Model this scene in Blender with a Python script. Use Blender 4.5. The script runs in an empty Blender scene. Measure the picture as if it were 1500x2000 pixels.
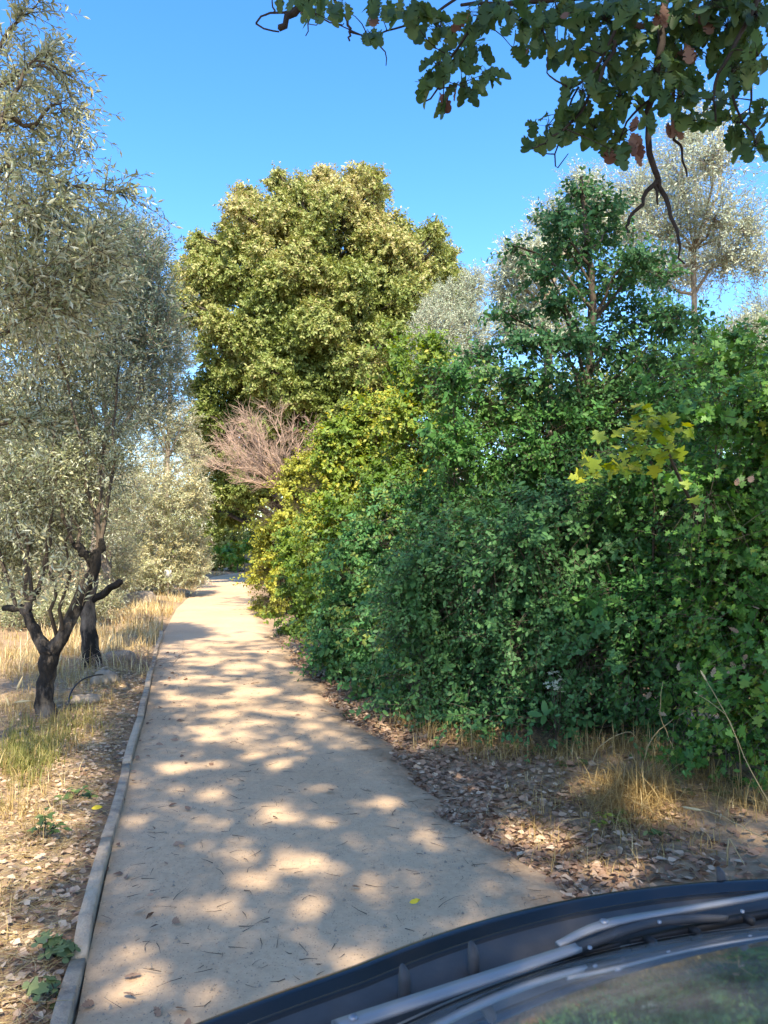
import bpy, math
import numpy as np
from mathutils import Vector, Matrix

S = bpy.context.scene
COL = S.collection
rng = np.random.default_rng(11)
R = math.radians

# ------------------------------------------------------------------ camera, sky, sun, exposure
CAM_H, F, PITCH = 1.75, 1501.0, R(2.29)
cam = bpy.data.cameras.new('camera')
cam_o = bpy.data.objects.new('camera', cam)
COL.objects.link(cam_o)
cam_o.location = (0, 0, CAM_H)
cam_o.rotation_euler = (R(90) + PITCH, 0, 0)
cam.sensor_fit = 'VERTICAL'
cam.sensor_height = 36.0
cam.lens = F / 2000 * 36.0
cam.clip_start, cam.clip_end = 0.05, 2000
cam.dof.use_dof = True
cam.dof.focus_distance = 9.0
cam.dof.aperture_fstop = 11.0
S.camera = cam_o

SUN_EL = R(49)
_h = np.array([0.13, -0.9915])
TOSUN = np.array([_h[0] * math.cos(SUN_EL), _h[1] * math.cos(SUN_EL), math.sin(SUN_EL)])
TOSUN /= np.linalg.norm(TOSUN)
world = bpy.data.worlds.new('World')
S.world = world
world.use_nodes = True
wn, wl = world.node_tree.nodes, world.node_tree.links
sky = wn.new('ShaderNodeTexSky')
sky.sky_type = 'NISHITA'
sky.sun_disc = False
sky.sun_elevation = SUN_EL
sky.sun_rotation = math.atan2(_h[0], _h[1])
sky.air_density = 1.0
sky.dust_density = 0.8
sky.ozone_density = 2.2
hs_ = wn.new('ShaderNodeHueSaturation'); hs_.inputs['Saturation'].default_value = 1.33; hs_.inputs['Hue'].default_value = 0.506
wl.new(sky.outputs[0], hs_.inputs['Color']); wl.new(hs_.outputs[0], wn['Background'].inputs[0])
wn['Background'].inputs[1].default_value = 0.100
sun = bpy.data.lights.new('sun', 'SUN')
sun.energy = 2.6
sun.angle = R(0.8)
sun.color = (1.0, 0.89, 0.71)
sun_o = bpy.data.objects.new('sun', sun)
COL.objects.link(sun_o)
sun_o.rotation_euler = Vector(-TOSUN).to_track_quat('-Z', 'Y').to_euler()
S.view_settings.view_transform = 'Standard'
S.view_settings.look = 'None'
S.view_settings.exposure = 2.25
S.view_settings.gamma = 1.0
S.cycles.max_bounces = 8
S.cycles.diffuse_bounces = 5
S.cycles.transparent_max_bounces = 8
S.cycles.use_adaptive_sampling = True

# ------------------------------------------------------------------ picture <-> world (for measuring)
cp, sp = math.cos(PITCH), math.sin(PITCH)
def ray(px, py):
    cx, cy = (px - 750) / F, (1000 - py) / F
    return np.array([cx, cp - cy * sp, sp + cy * cp])
def at(px, py, Y):
    d = ray(px, py)
    return np.array([0, 0, CAM_H]) + d * (Y / d[1])
def gp(px, py, z=0.0):
    d = ray(px, py)
    return np.array([0, 0, CAM_H]) + d * ((z - CAM_H) / d[2])
def project(P):
    P = np.asarray(P, float).reshape(-1, 3)
    q = P - np.array([0, 0, CAM_H])
    dep = q[:, 1] * cp + q[:, 2] * sp
    up = -q[:, 1] * sp + q[:, 2] * cp
    dd = np.where(np.abs(dep) < 1e-3, 1e-3, dep)
    return 750 + F * q[:, 0] / dd, 1000 - F * up / dd, dep
def nrm(a):
    a = np.asarray(a, float)
    return a / np.maximum(np.linalg.norm(a, axis=-1, keepdims=True), 1e-9)
def U(a, b, n=None):
    return rng.uniform(a, b, n)

# ------------------------------------------------------------------ mesh collector and objects
BASE = {}
class MB:
    def __init__(self):
        self.v, self.f, self.r, self.n = [], [], [], 0
    def add(self, V, Fc, rnd=None):
        V = np.asarray(V, np.float32).reshape(-1, 3)
        self.v.append(V)
        for f in (Fc if isinstance(Fc, list) else [Fc]):
            self.f.append(np.asarray(f, np.int64) + self.n)
        self.r.append(np.full(len(V), 0.5, np.float32) if rnd is None else np.broadcast_to(np.asarray(rnd, np.float32), (len(V),)))
        self.n += len(V)
        return self
    def mesh(self, name, m, off=(0, 0, 0), smooth=False):
        me = bpy.data.meshes.new(name)
        V = np.concatenate(self.v) - np.asarray(off, np.float32)
        me.vertices.add(len(V))
        me.vertices.foreach_set('co', V.astype(np.float32).ravel())
        li = np.concatenate([f.ravel() for f in self.f])
        cnt = np.concatenate([np.full(f.shape[0], f.shape[1]) for f in self.f])
        me.loops.add(len(li))
        me.loops.foreach_set('vertex_index', li.astype(np.int32))
        me.polygons.add(len(cnt))
        st = np.concatenate([[0], np.cumsum(cnt)[:-1]])
        me.polygons.foreach_set('loop_start', st.astype(np.int32))
        me.polygons.foreach_set('loop_total', cnt.astype(np.int32))
        a = me.attributes.new('rnd', 'FLOAT', 'POINT')
        a.data.foreach_set('value', np.concatenate(self.r).astype(np.float32))
        if smooth:
            me.polygons.foreach_set('use_smooth', np.ones(len(cnt), bool))
        me.materials.append(m)
        me.update(calc_edges=True)
        return me
def props(o, label=None, cat=None, group=None, kind=None):
    for k, v in (('label', label), ('category', cat), ('group', group), ('kind', kind)):
        if v:
            o[k] = v
    return o
def thing(name, label, cat, loc, group=None, rz=0.0):
    o = bpy.data.objects.new(name, None)
    o.empty_display_size = 0.1
    COL.objects.link(o)
    o.location = tuple(float(c) for c in loc)
    o.rotation_euler = (0, 0, rz)
    BASE[o] = np.zeros(3) if rz else np.array(loc, float)
    return props(o, label, cat, group)
def part(name, mb, m, parent=None, smooth=False, label=None, kind=None):
    off = BASE.get(parent, np.zeros(3))
    o = bpy.data.objects.new(name, mb.mesh(name, m, off, smooth))
    COL.objects.link(o)
    if parent:
        o.parent = parent
    BASE[o] = off
    return props(o, label, kind=kind)
def solo(name, mb, m, label, cat, base, group=None, smooth=False):
    base = np.asarray(base, float)
    o = bpy.data.objects.new(name, mb.mesh(name, m, base, smooth))
    COL.objects.link(o)
    o.location = tuple(base)
    BASE[o] = base
    return props(o, label, cat, group)

# ------------------------------------------------------------------ shapes
def frames(P):
    P = np.asarray(P, float)
    T = nrm(np.gradient(P, axis=0))
    ref = np.array([0.31, 0.22, 0.92]) if abs(T[0][2]) < 0.9 else np.array([1.0, 0.1, 0])
    N = np.zeros_like(T)
    n = nrm(np.cross(T[0], ref))
    for i in range(len(T)):
        n = nrm(n - T[i] * np.dot(n, T[i]))
        N[i] = n
    return T, N, np.cross(T, N)
def tube(mb, P, rad, sides=6, rnd=0.5, gnarl=0.0, cap=True):
    P = np.asarray(P, float)
    k = len(P)
    rad = np.broadcast_to(np.asarray(rad, float), (k,))
    T, N, B = frames(P)
    a = np.linspace(0, 2 * math.pi, sides, endpoint=False)
    rr = rad[:, None] * (1 + (gnarl * rng.normal(0, 1, (k, sides)) if gnarl else 0))
    V = P[:, None] + rr[..., None] * (np.cos(a)[None, :, None] * N[:, None] + np.sin(a)[None, :, None] * B[:, None])
    i = np.arange(k - 1)[:, None] * sides
    j = np.arange(sides)[None]
    j2 = (j + 1) % sides
    Q = np.stack([i + j, i + j2, i + sides + j2, i + sides + j], -1).reshape(-1, 4)
    V = V.reshape(-1, 3)
    fs = [Q]
    if cap:
        V = np.concatenate([V, P[-1:] + T[-1] * rad[-1] * 0.5])
        e = (k - 1) * sides
        fs.append(np.stack([e + np.arange(sides), e + (np.arange(sides) + 1) % sides, np.full(sides, k * sides)], -1))
    mb.add(V, fs, rnd)
def thin_tubes(mb, P, rad, rnd=0.5):
    """many 3-sided tubes at once: P (T,K,3), rad (T,)"""
    P = np.asarray(P, float)
    Tn, K, _ = P.shape
    if Tn == 0:
        return
    T = nrm(P[:, -1] - P[:, 0])
    N = nrm(np.cross(T, np.array([0.3, 0.5, 0.81])))
    B = np.cross(T, N)
    tap = np.linspace(1, 0.35, K)
    a = np.array([0, 2.094, 4.189])
    ring = np.cos(a)[None, :, None] * N[:, None] + np.sin(a)[None, :, None] * B[:, None]
    V = P[:, :, None] + (rad[:, None] * tap[None])[:, :, None, None] * ring[:, None]
    b = (np.arange(Tn) * K * 3)[:, None, None]
    i = (np.arange(K - 1) * 3)[None, :, None]
    j = np.arange(3)[None, None]
    j2 = (j + 1) % 3
    Q = np.stack([b + i + j, b + i + j2, b + i + 3 + j2, b + i + 3 + j], -1).reshape(-1, 4)
    mb.add(V.reshape(-1, 3), Q, rnd if np.isscalar(rnd) else np.repeat(rnd, K * 3))
def curve(pts, n=8, wob=0.0):
    """smooth polyline through points"""
    pts = np.asarray(pts, float)
    m = len(pts)
    t = np.linspace(0, m - 1, n)
    i = np.clip(t.astype(int), 0, m - 2)
    u = (t - i)[:, None]
    p0, p1, p2, p3 = pts[np.maximum(i - 1, 0)], pts[i], pts[i + 1], pts[np.minimum(i + 2, m - 1)]
    o = 0.5 * (2 * p1 + (p2 - p0) * u + (2 * p0 - 5 * p1 + 4 * p2 - p3) * u ** 2 + (3 * p1 - p0 - 3 * p2 + p3) * u ** 3)
    if wob:
        o[1:-1] += rng.normal(0, wob, (n - 2, 3))
    return o
def grid_faces(nu, nv):
    i = np.arange(nu - 1)[:, None] * nv
    j = np.arange(nv - 1)[None]
    return np.stack([i + j, i + nv + j, i + nv + j + 1, i + j + 1], -1).reshape(-1, 4)
def box(mb, c, s, rz=0.0, rnd=0.5, bev=0.0):
    c = np.asarray(c, float)
    s = np.asarray(s, float) / 2
    b = bev
    V = []
    for z, k in ((-s[2], 1), (s[2] - b, 1), (s[2], 0)):
        ix, iy = (s[0], s[1]) if k else (s[0] - b, s[1] - b)
        V += [(-ix, -iy, z), (ix, -iy, z), (ix, iy, z), (-ix, iy, z)]
    V = np.array(V)
    ca, sa = math.cos(rz), math.sin(rz)
    V = np.stack([V[:, 0] * ca - V[:, 1] * sa, V[:, 0] * sa + V[:, 1] * ca, V[:, 2]], 1) + c
    Q = [(3, 2, 1, 0), (8, 9, 10, 11)]
    for l in (0, 4):
        for i in range(4):
            Q.append((l + i, l + (i + 1) % 4, l + 4 + (i + 1) % 4, l + 4 + i))
    mb.add(V, np.array(Q), rnd)
def rock(mb, c, s, rnd=0.5, n=7, m=9):
    th = np.linspace(0.05, math.pi - 0.05, n)
    ph = np.linspace(0, 2 * math.pi, m, endpoint=False)
    k = rng.normal(0, 1, (4, 3))
    V = []
    for t in th:
        for p in ph:
            d = np.array([math.sin(t) * math.cos(p), math.sin(t) * math.sin(p), math.cos(t)])
            q = 1 + 0.13 * sum(math.sin(2.4 * np.dot(kk, d) + i) for i, kk in enumerate(k)) / 1.6 + rng.normal(0, 0.03)
            V.append(np.sign(d) * np.abs(d) ** 0.75 * q)
    V = np.array(V) * np.asarray(s) + np.asarray(c)
    i = np.arange(n - 1)[:, None] * m
    j = np.arange(m)[None]
    j2 = (j + 1) % m
    Q = np.stack([i + j, i + m + j, i + m + j2, i + j2], -1).reshape(-1, 4)
    mb.add(V, [Q, np.arange(m)[::-1].reshape(1, -1), (np.arange(m) + (n - 1) * m).reshape(1, -1)], rnd)

# ------------------------------------------------------------------ leaf templates: x along the leaf, y across, z up; unit length
def fan_leaf(outline, fold=0.12, curl=0.08):
    o = np.array(outline, float)
    half = [(x, y) for x, y in o]
    pts = half + [(x, -y) for x, y in half[::-1]]
    V = np.array([(x, y, abs(y) * fold - curl * x * x) for x, y in pts])
    mid = np.array([(0.25, 0, -curl * .06), (0.7, 0, -curl * .49)])
    V = np.concatenate([V, mid])
    n = len(pts)
    fs = []
    for i in range(n):
        j = (i + 1) % n
        xm = (V[i, 0] + V[j, 0]) / 2
        fs.append((i, j, n if xm < 0.48 else n + 1))
    # bridge where the fan changes its centre
    br = []
    for i in range(n):
        a, b = fs[i - 1][2], fs[i][2]
        if a != b:
            br.append((i, b, a))
    return V, np.array(fs + br)
def rhomb(w, fold=0.15, curl=0.08, at_=0.45):
    V = np.array([(0, 0, 0), (at_, w / 2, fold * w), (1, 0, -curl), (at_, -w / 2, fold * w)])
    return V, np.array([(0, 2, 1), (0, 3, 2)])
OAK = fan_leaf([(0, .02), (.12, .03), (.2, .13), (.27, .17), (.33, .12), (.4, .22), (.49, .27), (.55, .17), (.62, .26), (.71, .29), (.77, .18), (.85, .2), (.93, .15), (.99, .05)])
OAK_CURL = fan_leaf([(0, .02), (.14, .04), (.22, .16), (.30, .15), (.36, .10), (.44, .24), (.52, .25), (.57, .15), (.66, .27), (.74, .24), (.80, .15), (.88, .18), (.95, .12), (1, .04)], fold=.55, curl=.42)
MAPLE = fan_leaf([(0, .01), (.1, .02), (.08, .2), (.02, .38), (.2, .36), (.33, .24), (.4, .40), (.52, .52), (.58, .36), (.6, .2), (.72, .2), (.8, .14), (1.0, .0)], fold=.1)
FIG = fan_leaf([(0, .01), (.05, .1), (-.02, .22), (.12, .36), (.24, .22), (.32, .2), (.46, .46), (.6, .44), (.58, .2), (.7, .14), (.86, .2), (.98, .1)], fold=.08)
OVAL = fan_leaf([(0, .02), (.15, .16), (.4, .26), (.65, .22), (.88, .1), (1, .0)])
OAK_LO = (np.array([(0, 0, 0), (.3, .18, .04), (.7, .3, .05), (1, 0, -.06), (.7, -.3, .05), (.3, -.18, .04)]), np.array([(0, 2, 1), (0, 3, 2), (0, 4, 3), (0, 5, 4)]))
SPEAR = rhomb(0.20, .2, .06)
SPEARW = rhomb(0.27, .2, .06)
DIAM = rhomb(0.52)
DIAMW = rhomb(0.7, .18, .1, .5)
TRI = (np.array([(0, 0, 0), (.35, .42, .05), (.62, .16, .02), (1, 0, -.06), (.62, -.16, .02), (.35, -.42, .05)]), np.array([(0, 2, 1), (0, 3, 2), (0, 4, 3), (0, 5, 4)]))

class Leaves:
    """arrays of single leaves of one template"""
    def __init__(self, tpl):
        self.tpl, self.p, self.d, self.n, self.s, self.r = tpl, [], [], [], [], []
    def add(self, p, d, n, s, r):
        p = np.asarray(p, float).reshape(-1, 3)
        k = len(p)
        self.p.append(p); self.d.append(np.broadcast_to(d, (k, 3))); self.n.append(np.broadcast_to(n, (k, 3)))
        self.s.append(np.broadcast_to(s, (k,))); self.r.append(np.broadcast_to(r, (k,)))
    def done(self):
        for k in 'pdnsr':
            a = getattr(self, k)
            if isinstance(a, list):
                setattr(self, k, np.concatenate(a) if a else np.zeros((0, 3) if k in 'pdn' else (0,)))
        return self
    def keep(self, m):
        self.done()
        for k in 'pdnsr':
            setattr(self, k, getattr(self, k)[m])
        return self
    def frame(self):
        d = nrm(self.d)
        s = nrm(np.cross(self.n, d) + 1e-6)
        return d, s, np.cross(d, s)
    def into(self, mb):
        self.done()
        if not len(self.p):
            return mb
        d, s, n = self.frame()
        V, Fc = self.tpl
        P = self.p[:, None] + self.s[:, None, None] * (V[None, :, 0, None] * d[:, None] + V[None, :, 1, None] * s[:, None] + V[None, :, 2, None] * n[:, None])
        idx = (Fc[None] + (np.arange(len(self.p)) * len(V))[:, None, None]).reshape(-1, Fc.shape[1])
        mb.add(P.reshape(-1, 3), idx, np.repeat(self.r, len(V)))
        return mb
    def split_near(self, limit, cell=7.0, minpx=10.0):
        """indices of the leaves that show largest in the photograph, one per small cell, nearest first"""
        self.done()
        px, py, dep = project(self.p)
        szpx = self.s * F / np.maximum(dep, .1)
        ok = np.where((dep > 0.3) & (px > -10) & (px < 1510) & (py > -10) & (py < 2010) & (szpx > minpx))[0]
        ok = ok[np.argsort(dep[ok])]
        seen, out = set(), []
        for i in ok:
            c = (int(px[i] // cell), int(py[i] // cell))
            if c in seen:
                continue
            seen.add(c)
            out.append(i)
        out = np.array(out, int)
        if len(out) > limit:
            out = out[np.argsort(-szpx[out])[:limit]]
        m = np.zeros(len(self.p), bool)
        m[out] = True
        return m
_shared = {}
def leaf_objects(lv, mask, m, parent, name='leaf', label=None):
    """the leaves of mask as objects of their own, sharing a few meshes"""
    d, s, n = lv.frame()
    off = BASE[parent]
    for i in np.where(mask)[0]:
        key = (id(lv.tpl), m.name, name, int(np.clip(lv.r[i], 0, .999) * 6))
        if key not in _shared:
            mb = MB(); mb.add(lv.tpl[0], lv.tpl[1], (key[3] + .5) / 6)
            _shared[key] = mb.mesh(name, m)
        o = bpy.data.objects.new(name, _shared[key])
        COL.objects.link(o)
        o.parent = parent
        q = lv.p[i] - off
        z = lv.s[i]
        o.matrix_local = Matrix(((d[i][0] * z, s[i][0] * z, n[i][0] * z, q[0]), (d[i][1] * z, s[i][1] * z, n[i][1] * z, q[1]), (d[i][2] * z, s[i][2] * z, n[i][2] * z, q[2]), (0, 0, 0, 1)))
        if label:
            o['label'] = label
def foliage(lv, m, parent, near=0, name='leaf', mass='foliage', minpx=10.0, stuff=None):
    lv.done()
    if near:
        k = lv.split_near(near, minpx=minpx)
        leaf_objects(lv, k, m, parent, name)
        rest = Leaves(lv.tpl)
        for a in 'pdnsr':
            setattr(rest, a, getattr(lv, a)[~k])
        lv = rest
    if len(lv.p):
        part(mass, lv.into(MB()), m, parent, kind='stuff' if (near or stuff) else None)
def sprigs(lv, mb, start, dirs, length, nl, size, droop=0.1, spread=0.8, up=0.3, r0=0.5, rs=0.2, trad=0.0, rnd=None, t0=0.1, fuzz=0.2, out=None):
    """twigs with nl leaves each, spiralled along the twig"""
    T = len(start)
    if T == 0:
        return
    d = nrm(dirs)
    L = np.broadcast_to(length, (T,))
    side = nrm(np.cross(d, rng.normal(0, 1, (T, 3))))
    bend = side * (L * U(-.18, .18, T))[:, None]
    def pos(t):
        return start[:, None] + d[:, None] * (L[:, None] * t)[..., None] + bend[:, None] * (t * t)[..., None] + np.array([0, 0, -1.0]) * (droop * L[:, None] * t * t)[..., None]
    t = np.broadcast_to(np.linspace(t0, 1, nl)[None], (T, nl)) + U(-.5, .5, (T, nl)) * (0.8 / nl)
    t = np.clip(t, .02, 1)
    P = pos(t)
    tan = nrm(d[:, None] * L[:, None, None] + 2 * bend[:, None] * t[..., None] + np.array([0, 0, -2.0]) * (droop * L[:, None] * t)[..., None])
    a = (np.arange(nl) * 2.4)[None] + U(0, 6.28, (T, 1)) + U(-.5, .5, (T, nl))
    b = np.cross(d, side)
    lat = np.cos(a)[..., None] * side[:, None] + np.sin(a)[..., None] * b[:, None]
    ld = nrm(tan * (1 - spread * .6) + lat * spread + np.array([0, 0, -.15]) + rng.normal(0, fuzz, (T, nl, 3)))
    ln = nrm(np.array([0, 0, 1.0]) * up + rng.normal(0, .45, (T, nl, 3)) + lat * .2 + tan * .3)
    if out is not None:
        ln = nrm(np.array([0, 0, .45]) + np.asarray(out)[:, None] * .9 + rng.normal(0, .42, (T, nl, 3)))
    sz = size * U(.6, 1.15, (T, nl)) * (1 - .25 * t)
    rr = np.clip((r0 if rnd is None else rnd[:, None]) + rng.normal(0, rs, (T, nl)), 0, 1)
    lv.add(P.reshape(-1, 3), ld.reshape(-1, 3), ln.reshape(-1, 3), sz.ravel(), rr.ravel())
    if trad and mb is not None:
        K = 4
        tt = np.broadcast_to(np.linspace(0, 1, K)[None], (T, K))
        thin_tubes(mb, pos(tt), np.full(T, trad))
def shell(c, rad, n, inner=0.55):
    d = nrm(rng.normal(0, 1, (n, 3)))
    r = U(inner ** 3, 1, n) ** (1 / 3)
    return np.asarray(c) + d * np.asarray(rad) * r[:, None], d

# ------------------------------------------------------------------ materials
def mat(name):
    m = bpy.data.materials.new(name)
    m.use_nodes = True
    nt = m.node_tree
    return m, nt.nodes, nt.links, nt.nodes['Principled BSDF'], nt.nodes['Material Output']
def ramp(n, stops):
    r = n.new('ShaderNodeValToRGB')
    e = r.color_ramp.elements
    while len(e) < len(stops):
        e.new(0.5)
    for q, (p, c) in zip(e, stops):
        q.position = p
        q.color = (*c, 1)
    return r
def leaf_mat(name, stops, trans=0.3, rough=0.5, under=None, spec=0.35):
    m, n, l, b, out = mat(name)
    at_ = n.new('ShaderNodeAttribute'); at_.attribute_name = 'rnd'
    r = ramp(n, stops)
    l.new(at_.outputs['Fac'], r.inputs[0])
    col = r.outputs[0]
    if under:
        g = n.new('ShaderNodeNewGeometry')
        mx = n.new('ShaderNodeMix'); mx.data_type = 'RGBA'
        l.new(g.outputs['Backfacing'], mx.inputs['Factor'])
        l.new(col, mx.inputs[6]); mx.inputs[7].default_value = (*under, 1)
        col = mx.outputs[2]
    l.new(col, b.inputs['Base Color'])
    b.inputs['Roughness'].default_value = rough
    b.inputs['Specular IOR Level'].default_value = spec
    if trans:
        tr = n.new('ShaderNodeBsdfTranslucent')
        hs = n.new('ShaderNodeHueSaturation'); hs.inputs['Saturation'].default_value = 1.15; hs.inputs['Value'].default_value = 1.5; hs.inputs['Hue'].default_value = 0.485
        l.new(r.outputs[0], hs.inputs['Color']); l.new(hs.outputs[0], tr.inputs[0])
        ms = n.new('ShaderNodeMixShader'); ms.inputs[0].default_value = trans
        l.new(b.outputs[0], ms.inputs[1]); l.new(tr.outputs[0], ms.inputs[2]); l.new(ms.outputs[0], out.inputs[0])
    return m
def noise(n, l, scale, detail=6, rough=.6, vec=None, dim=None):
    t = n.new('ShaderNodeTexNoise')
    t.inputs['Scale'].default_value = scale
    t.inputs['Detail'].default_value = detail
    t.inputs['Roughness'].default_value = rough
    if vec is not None:
        l.new(vec, t.inputs['Vector'])
    return t
def rough_mat(name, stops, scale=6, bump=.4, bscale=40, rough=.9, stretch=None, bdist=.01, attr=0.0):
    m, n, l, b, out = mat(name)
    tc = n.new('ShaderNodeTexCoord')
    v = tc.outputs['Object']
    if stretch:
        mp = n.new('ShaderNodeMapping'); mp.inputs['Scale'].default_value = stretch
        l.new(v, mp.inputs[0]); v = mp.outputs[0]
    a = noise(n, l, scale, 8, .65, v)
    fac = a.outputs['Fac']
    if attr:
        at_ = n.new('ShaderNodeAttribute'); at_.attribute_name = 'rnd'
        mm = n.new('ShaderNodeMath'); mm.operation = 'MULTIPLY_ADD'; mm.inputs[1].default_value = attr; 
        sb = n.new('ShaderNodeMath'); sb.operation = 'SUBTRACT'; sb.inputs[1].default_value = .5
        l.new(at_.outputs['Fac'], sb.inputs[0]); l.new(sb.outputs[0], mm.inputs[0]); l.new(fac, mm.inputs[2]); fac = mm.outputs[0]
    r = ramp(n, stops)
    l.new(fac, r.inputs[0]); l.new(r.outputs[0], b.inputs['Base Color'])
    b.inputs['Roughness'].default_value = rough
    b.inputs['Specular IOR Level'].default_value = .25
    c = noise(n, l, bscale, 6, .65, v)
    bp = n.new('ShaderNodeBump'); bp.inputs['Strength'].default_value = bump; bp.inputs['Distance'].default_value = bdist
    l.new(c.outputs['Fac'], bp.inputs['Height']); l.new(bp.outputs[0], b.inputs['Normal'])
    return m
def plain(name, col, rough=.5, metal=0, coat=0, spec=.5):
    m, n, l, b, out = mat(name)
    b.inputs['Base Color'].default_value = (*col, 1)
    b.inputs['Roughness'].default_value = rough
    b.inputs['Metallic'].default_value = metal
    b.inputs['Coat Weight'].default_value = coat
    b.inputs['Coat Roughness'].default_value = .05
    b.inputs['Specular IOR Level'].default_value = spec
    return m

M = {}
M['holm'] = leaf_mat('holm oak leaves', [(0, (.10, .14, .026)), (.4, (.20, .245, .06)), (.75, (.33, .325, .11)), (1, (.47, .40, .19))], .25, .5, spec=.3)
M['olive'] = leaf_mat('olive leaves', [(0, (.10, .13, .055)), (.5, (.23, .25, .115)), (.85, (.40, .40, .22)), (1, (.48, .42, .19))], .26, .32, under=(.48, .50, .36), spec=.7)
M['olive_pale'] = leaf_mat('silver olive leaves', [(0, (.16, .20, .12)), (.5, (.31, .36, .24)), (1, (.48, .51, .37))], .2, .45, under=(.46, .51, .38), spec=.45)
M['olive_green'] = leaf_mat('blue green olive leaves', [(0, (.05, .095, .055)), (.5, (.10, .15, .09)), (1, (.20, .22, .13))], .18, .45, under=(.28, .34, .26), spec=.4)
M['oak'] = leaf_mat('oak leaves', [(0, (.034, .07, .018)), (.6, (.06, .105, .025)), (1, (.10, .135, .03))], .5, .5)
M['oak_hang'] = leaf_mat('hanging oak leaves', [(0, (.04, .08, .03)), (.6, (.075, .125, .04)), (1, (.12, .155, .045))], .5, .5)
M['oak_dry'] = leaf_mat('dry oak leaves', [(0, (.11, .055, .04)), (.5, (.17, .09, .06)), (1, (.22, .13, .09))], .3, .7)
M['maple'] = leaf_mat('field maple leaves', [(0, (.045, .13, .024)), (.5, (.085, .20, .034)), (.85, (.13, .26, .04)), (1, (.24, .27, .04))], .3, .5)
M['elm'] = leaf_mat('elm leaves', [(0, (.04, .115, .028)), (.5, (.075, .19, .044)), (1, (.13, .25, .055))], .3, .5, spec=.18)
M['bramble'] = leaf_mat('bramble leaves', [(0, (.036, .105, .032)), (.5, (.066, .175, .056)), (.9, (.11, .24, .075)), (1, (.20, .26, .06))], .28, .45, under=(.08, .18, .06), spec=.18)
M['sunny'] = leaf_mat('yellow green leaves', [(0, (.08, .15, .02)), (.5, (.17, .25, .035)), (.85, (.29, .33, .045)), (1, (.42, .37, .05))], .32, .5)
M['golden'] = leaf_mat('golden leaves', [(0, (.12, .16, .02)), (.4, (.25, .26, .035)), (.8, (.34, .35, .045)), (1, (.42, .37, .05))], .3, .55)
M['yellow_maple'] = leaf_mat('yellowing maple leaves', [(0, (.13, .22, .02)), (.5, (.23, .29, .022)), (1, (.36, .34, .02))], .35, .5)
M['sapling'] = leaf_mat('young oak leaves', [(0, (.034, .10, .04)), (.5, (.06, .145, .054)), (.9, (.095, .195, .06)), (1, (.17, .24, .045))], .3, .5, spec=.2)
M['litter'] = leaf_mat('fallen leaves', [(0, (.09, .05, .032)), (.3, (.20, .12, .075)), (.65, (.34, .22, .14)), (1, (.56, .43, .29))], .1, .75, spec=.2)
M['litter_yellow'] = leaf_mat('fresh fallen yellow leaves', [(0, (.7, .48, .02)), (1, (.75, .58, .05))], .2, .5)
M['straw'] = leaf_mat('dry grass', [(0, (.20, .125, .04)), (.4, (.36, .25, .09)), (.8, (.52, .40, .18)), (1, (.62, .52, .30))], .2, .65, spec=.3)
M['grass'] = leaf_mat('green grass', [(0, (.11, .13, .03)), (.5, (.20, .20, .05)), (1, (.42, .34, .12))], .25, .55)
M['weed'] = leaf_mat('weed leaves', [(0, (.06, .11, .03)), (.6, (.12, .18, .05)), (1, (.24, .27, .09))], .25, .5)
M['fig'] = leaf_mat('fig leaves', [(0, (.09, .13, .045)), (1, (.19, .23, .09))], .22, .6)
M['bark_black'] = rough_mat('black mottled olive bark', [(.0, (.014, .012, .010)), (.44, (.022, .019, .016)), (.52, (.10, .08, .06)), (.68, (.24, .19, .14)), (1, (.36, .30, .22))], 7, 1.0, 26, .95, (1, 1, .4), .03, attr=.7)
M['bark_pale'] = rough_mat('pale olive bark', [(.3, (.16, .12, .085)), (.55, (.30, .245, .18)), (.8, (.42, .36, .28))], 9, .8, 40, .9, (1, 1, .4))
M['bark'] = rough_mat('dark bark', [(.3, (.035, .028, .022)), (.6, (.085, .068, .05)), (.85, (.15, .125, .10))], 9, .8, 45, .9, (1, 1, .4))
M['bark_dark'] = rough_mat('dark oak twigs', [(.3, (.018, .014, .012)), (.7, (.045, .036, .03))], 14, .4, 60, .9)
M['twig_pale'] = rough_mat('pale dead twigs', [(.3, (.26, .175, .12)), (.6, (.40, .28, .20)), (.85, (.52, .39, .30))], 12, .3, 60, .9)
M['twig'] = rough_mat('brown twigs', [(.3, (.05, .038, .027)), (.7, (.12, .092, .065))], 14, .3, 60, .9)
M['dry_stem'] = rough_mat('dry stems', [(.3, (.28, .21, .10)), (.7, (.46, .36, .19))], 14, .2, 60, .8)
M['wood'] = rough_mat('weathered board', [(.25, (.16, .12, .085)), (.40, (.31, .24, .17)), (.52, (.46, .345, .225)), (.8, (.56, .44, .30))], 7, .9, 50, .9, (1, 1, 1), .012, attr=.2)
M['stone'] = rough_mat('pale stone', [(.25, (.19, .145, .10)), (.55, (.31, .25, .18)), (.8, (.42, .35, .26))], 8, .7, 30, .9)
M['hose'] = plain('black hose', (.012, .012, .013), .5)
M['white'] = rough_mat('faded white board', [(.3, (.36, .35, .32)), (.7, (.46, .45, .42))], 6, .1, 60, .6)
M['paint'] = plain('black car paint', (.014, .014, .013), .2, 0, .0, .45)
M['plastic'] = rough_mat('grey black plastic', [(.3, (.050, .048, .046)), (.7, (.072, .068, .064))], 20, .05, 300, .5)
M['arm'] = plain('satin wiper arm', (.25, .245, .235), .45, .1, .3)
M['trim'] = plain('dusty pale trim', (.36, .35, .33), .5)
M['rubber'] = plain('rubber', (.008, .008, .008), .7)
M['metal'] = plain('bolt metal', (.30, .30, .31), .5, .8)
M['alloy'] = plain('wheel rim', (.35, .36, .38), .35, 1)
M['dash'] = plain('dark dashboard', (.012, .013, .015), .8)
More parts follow.
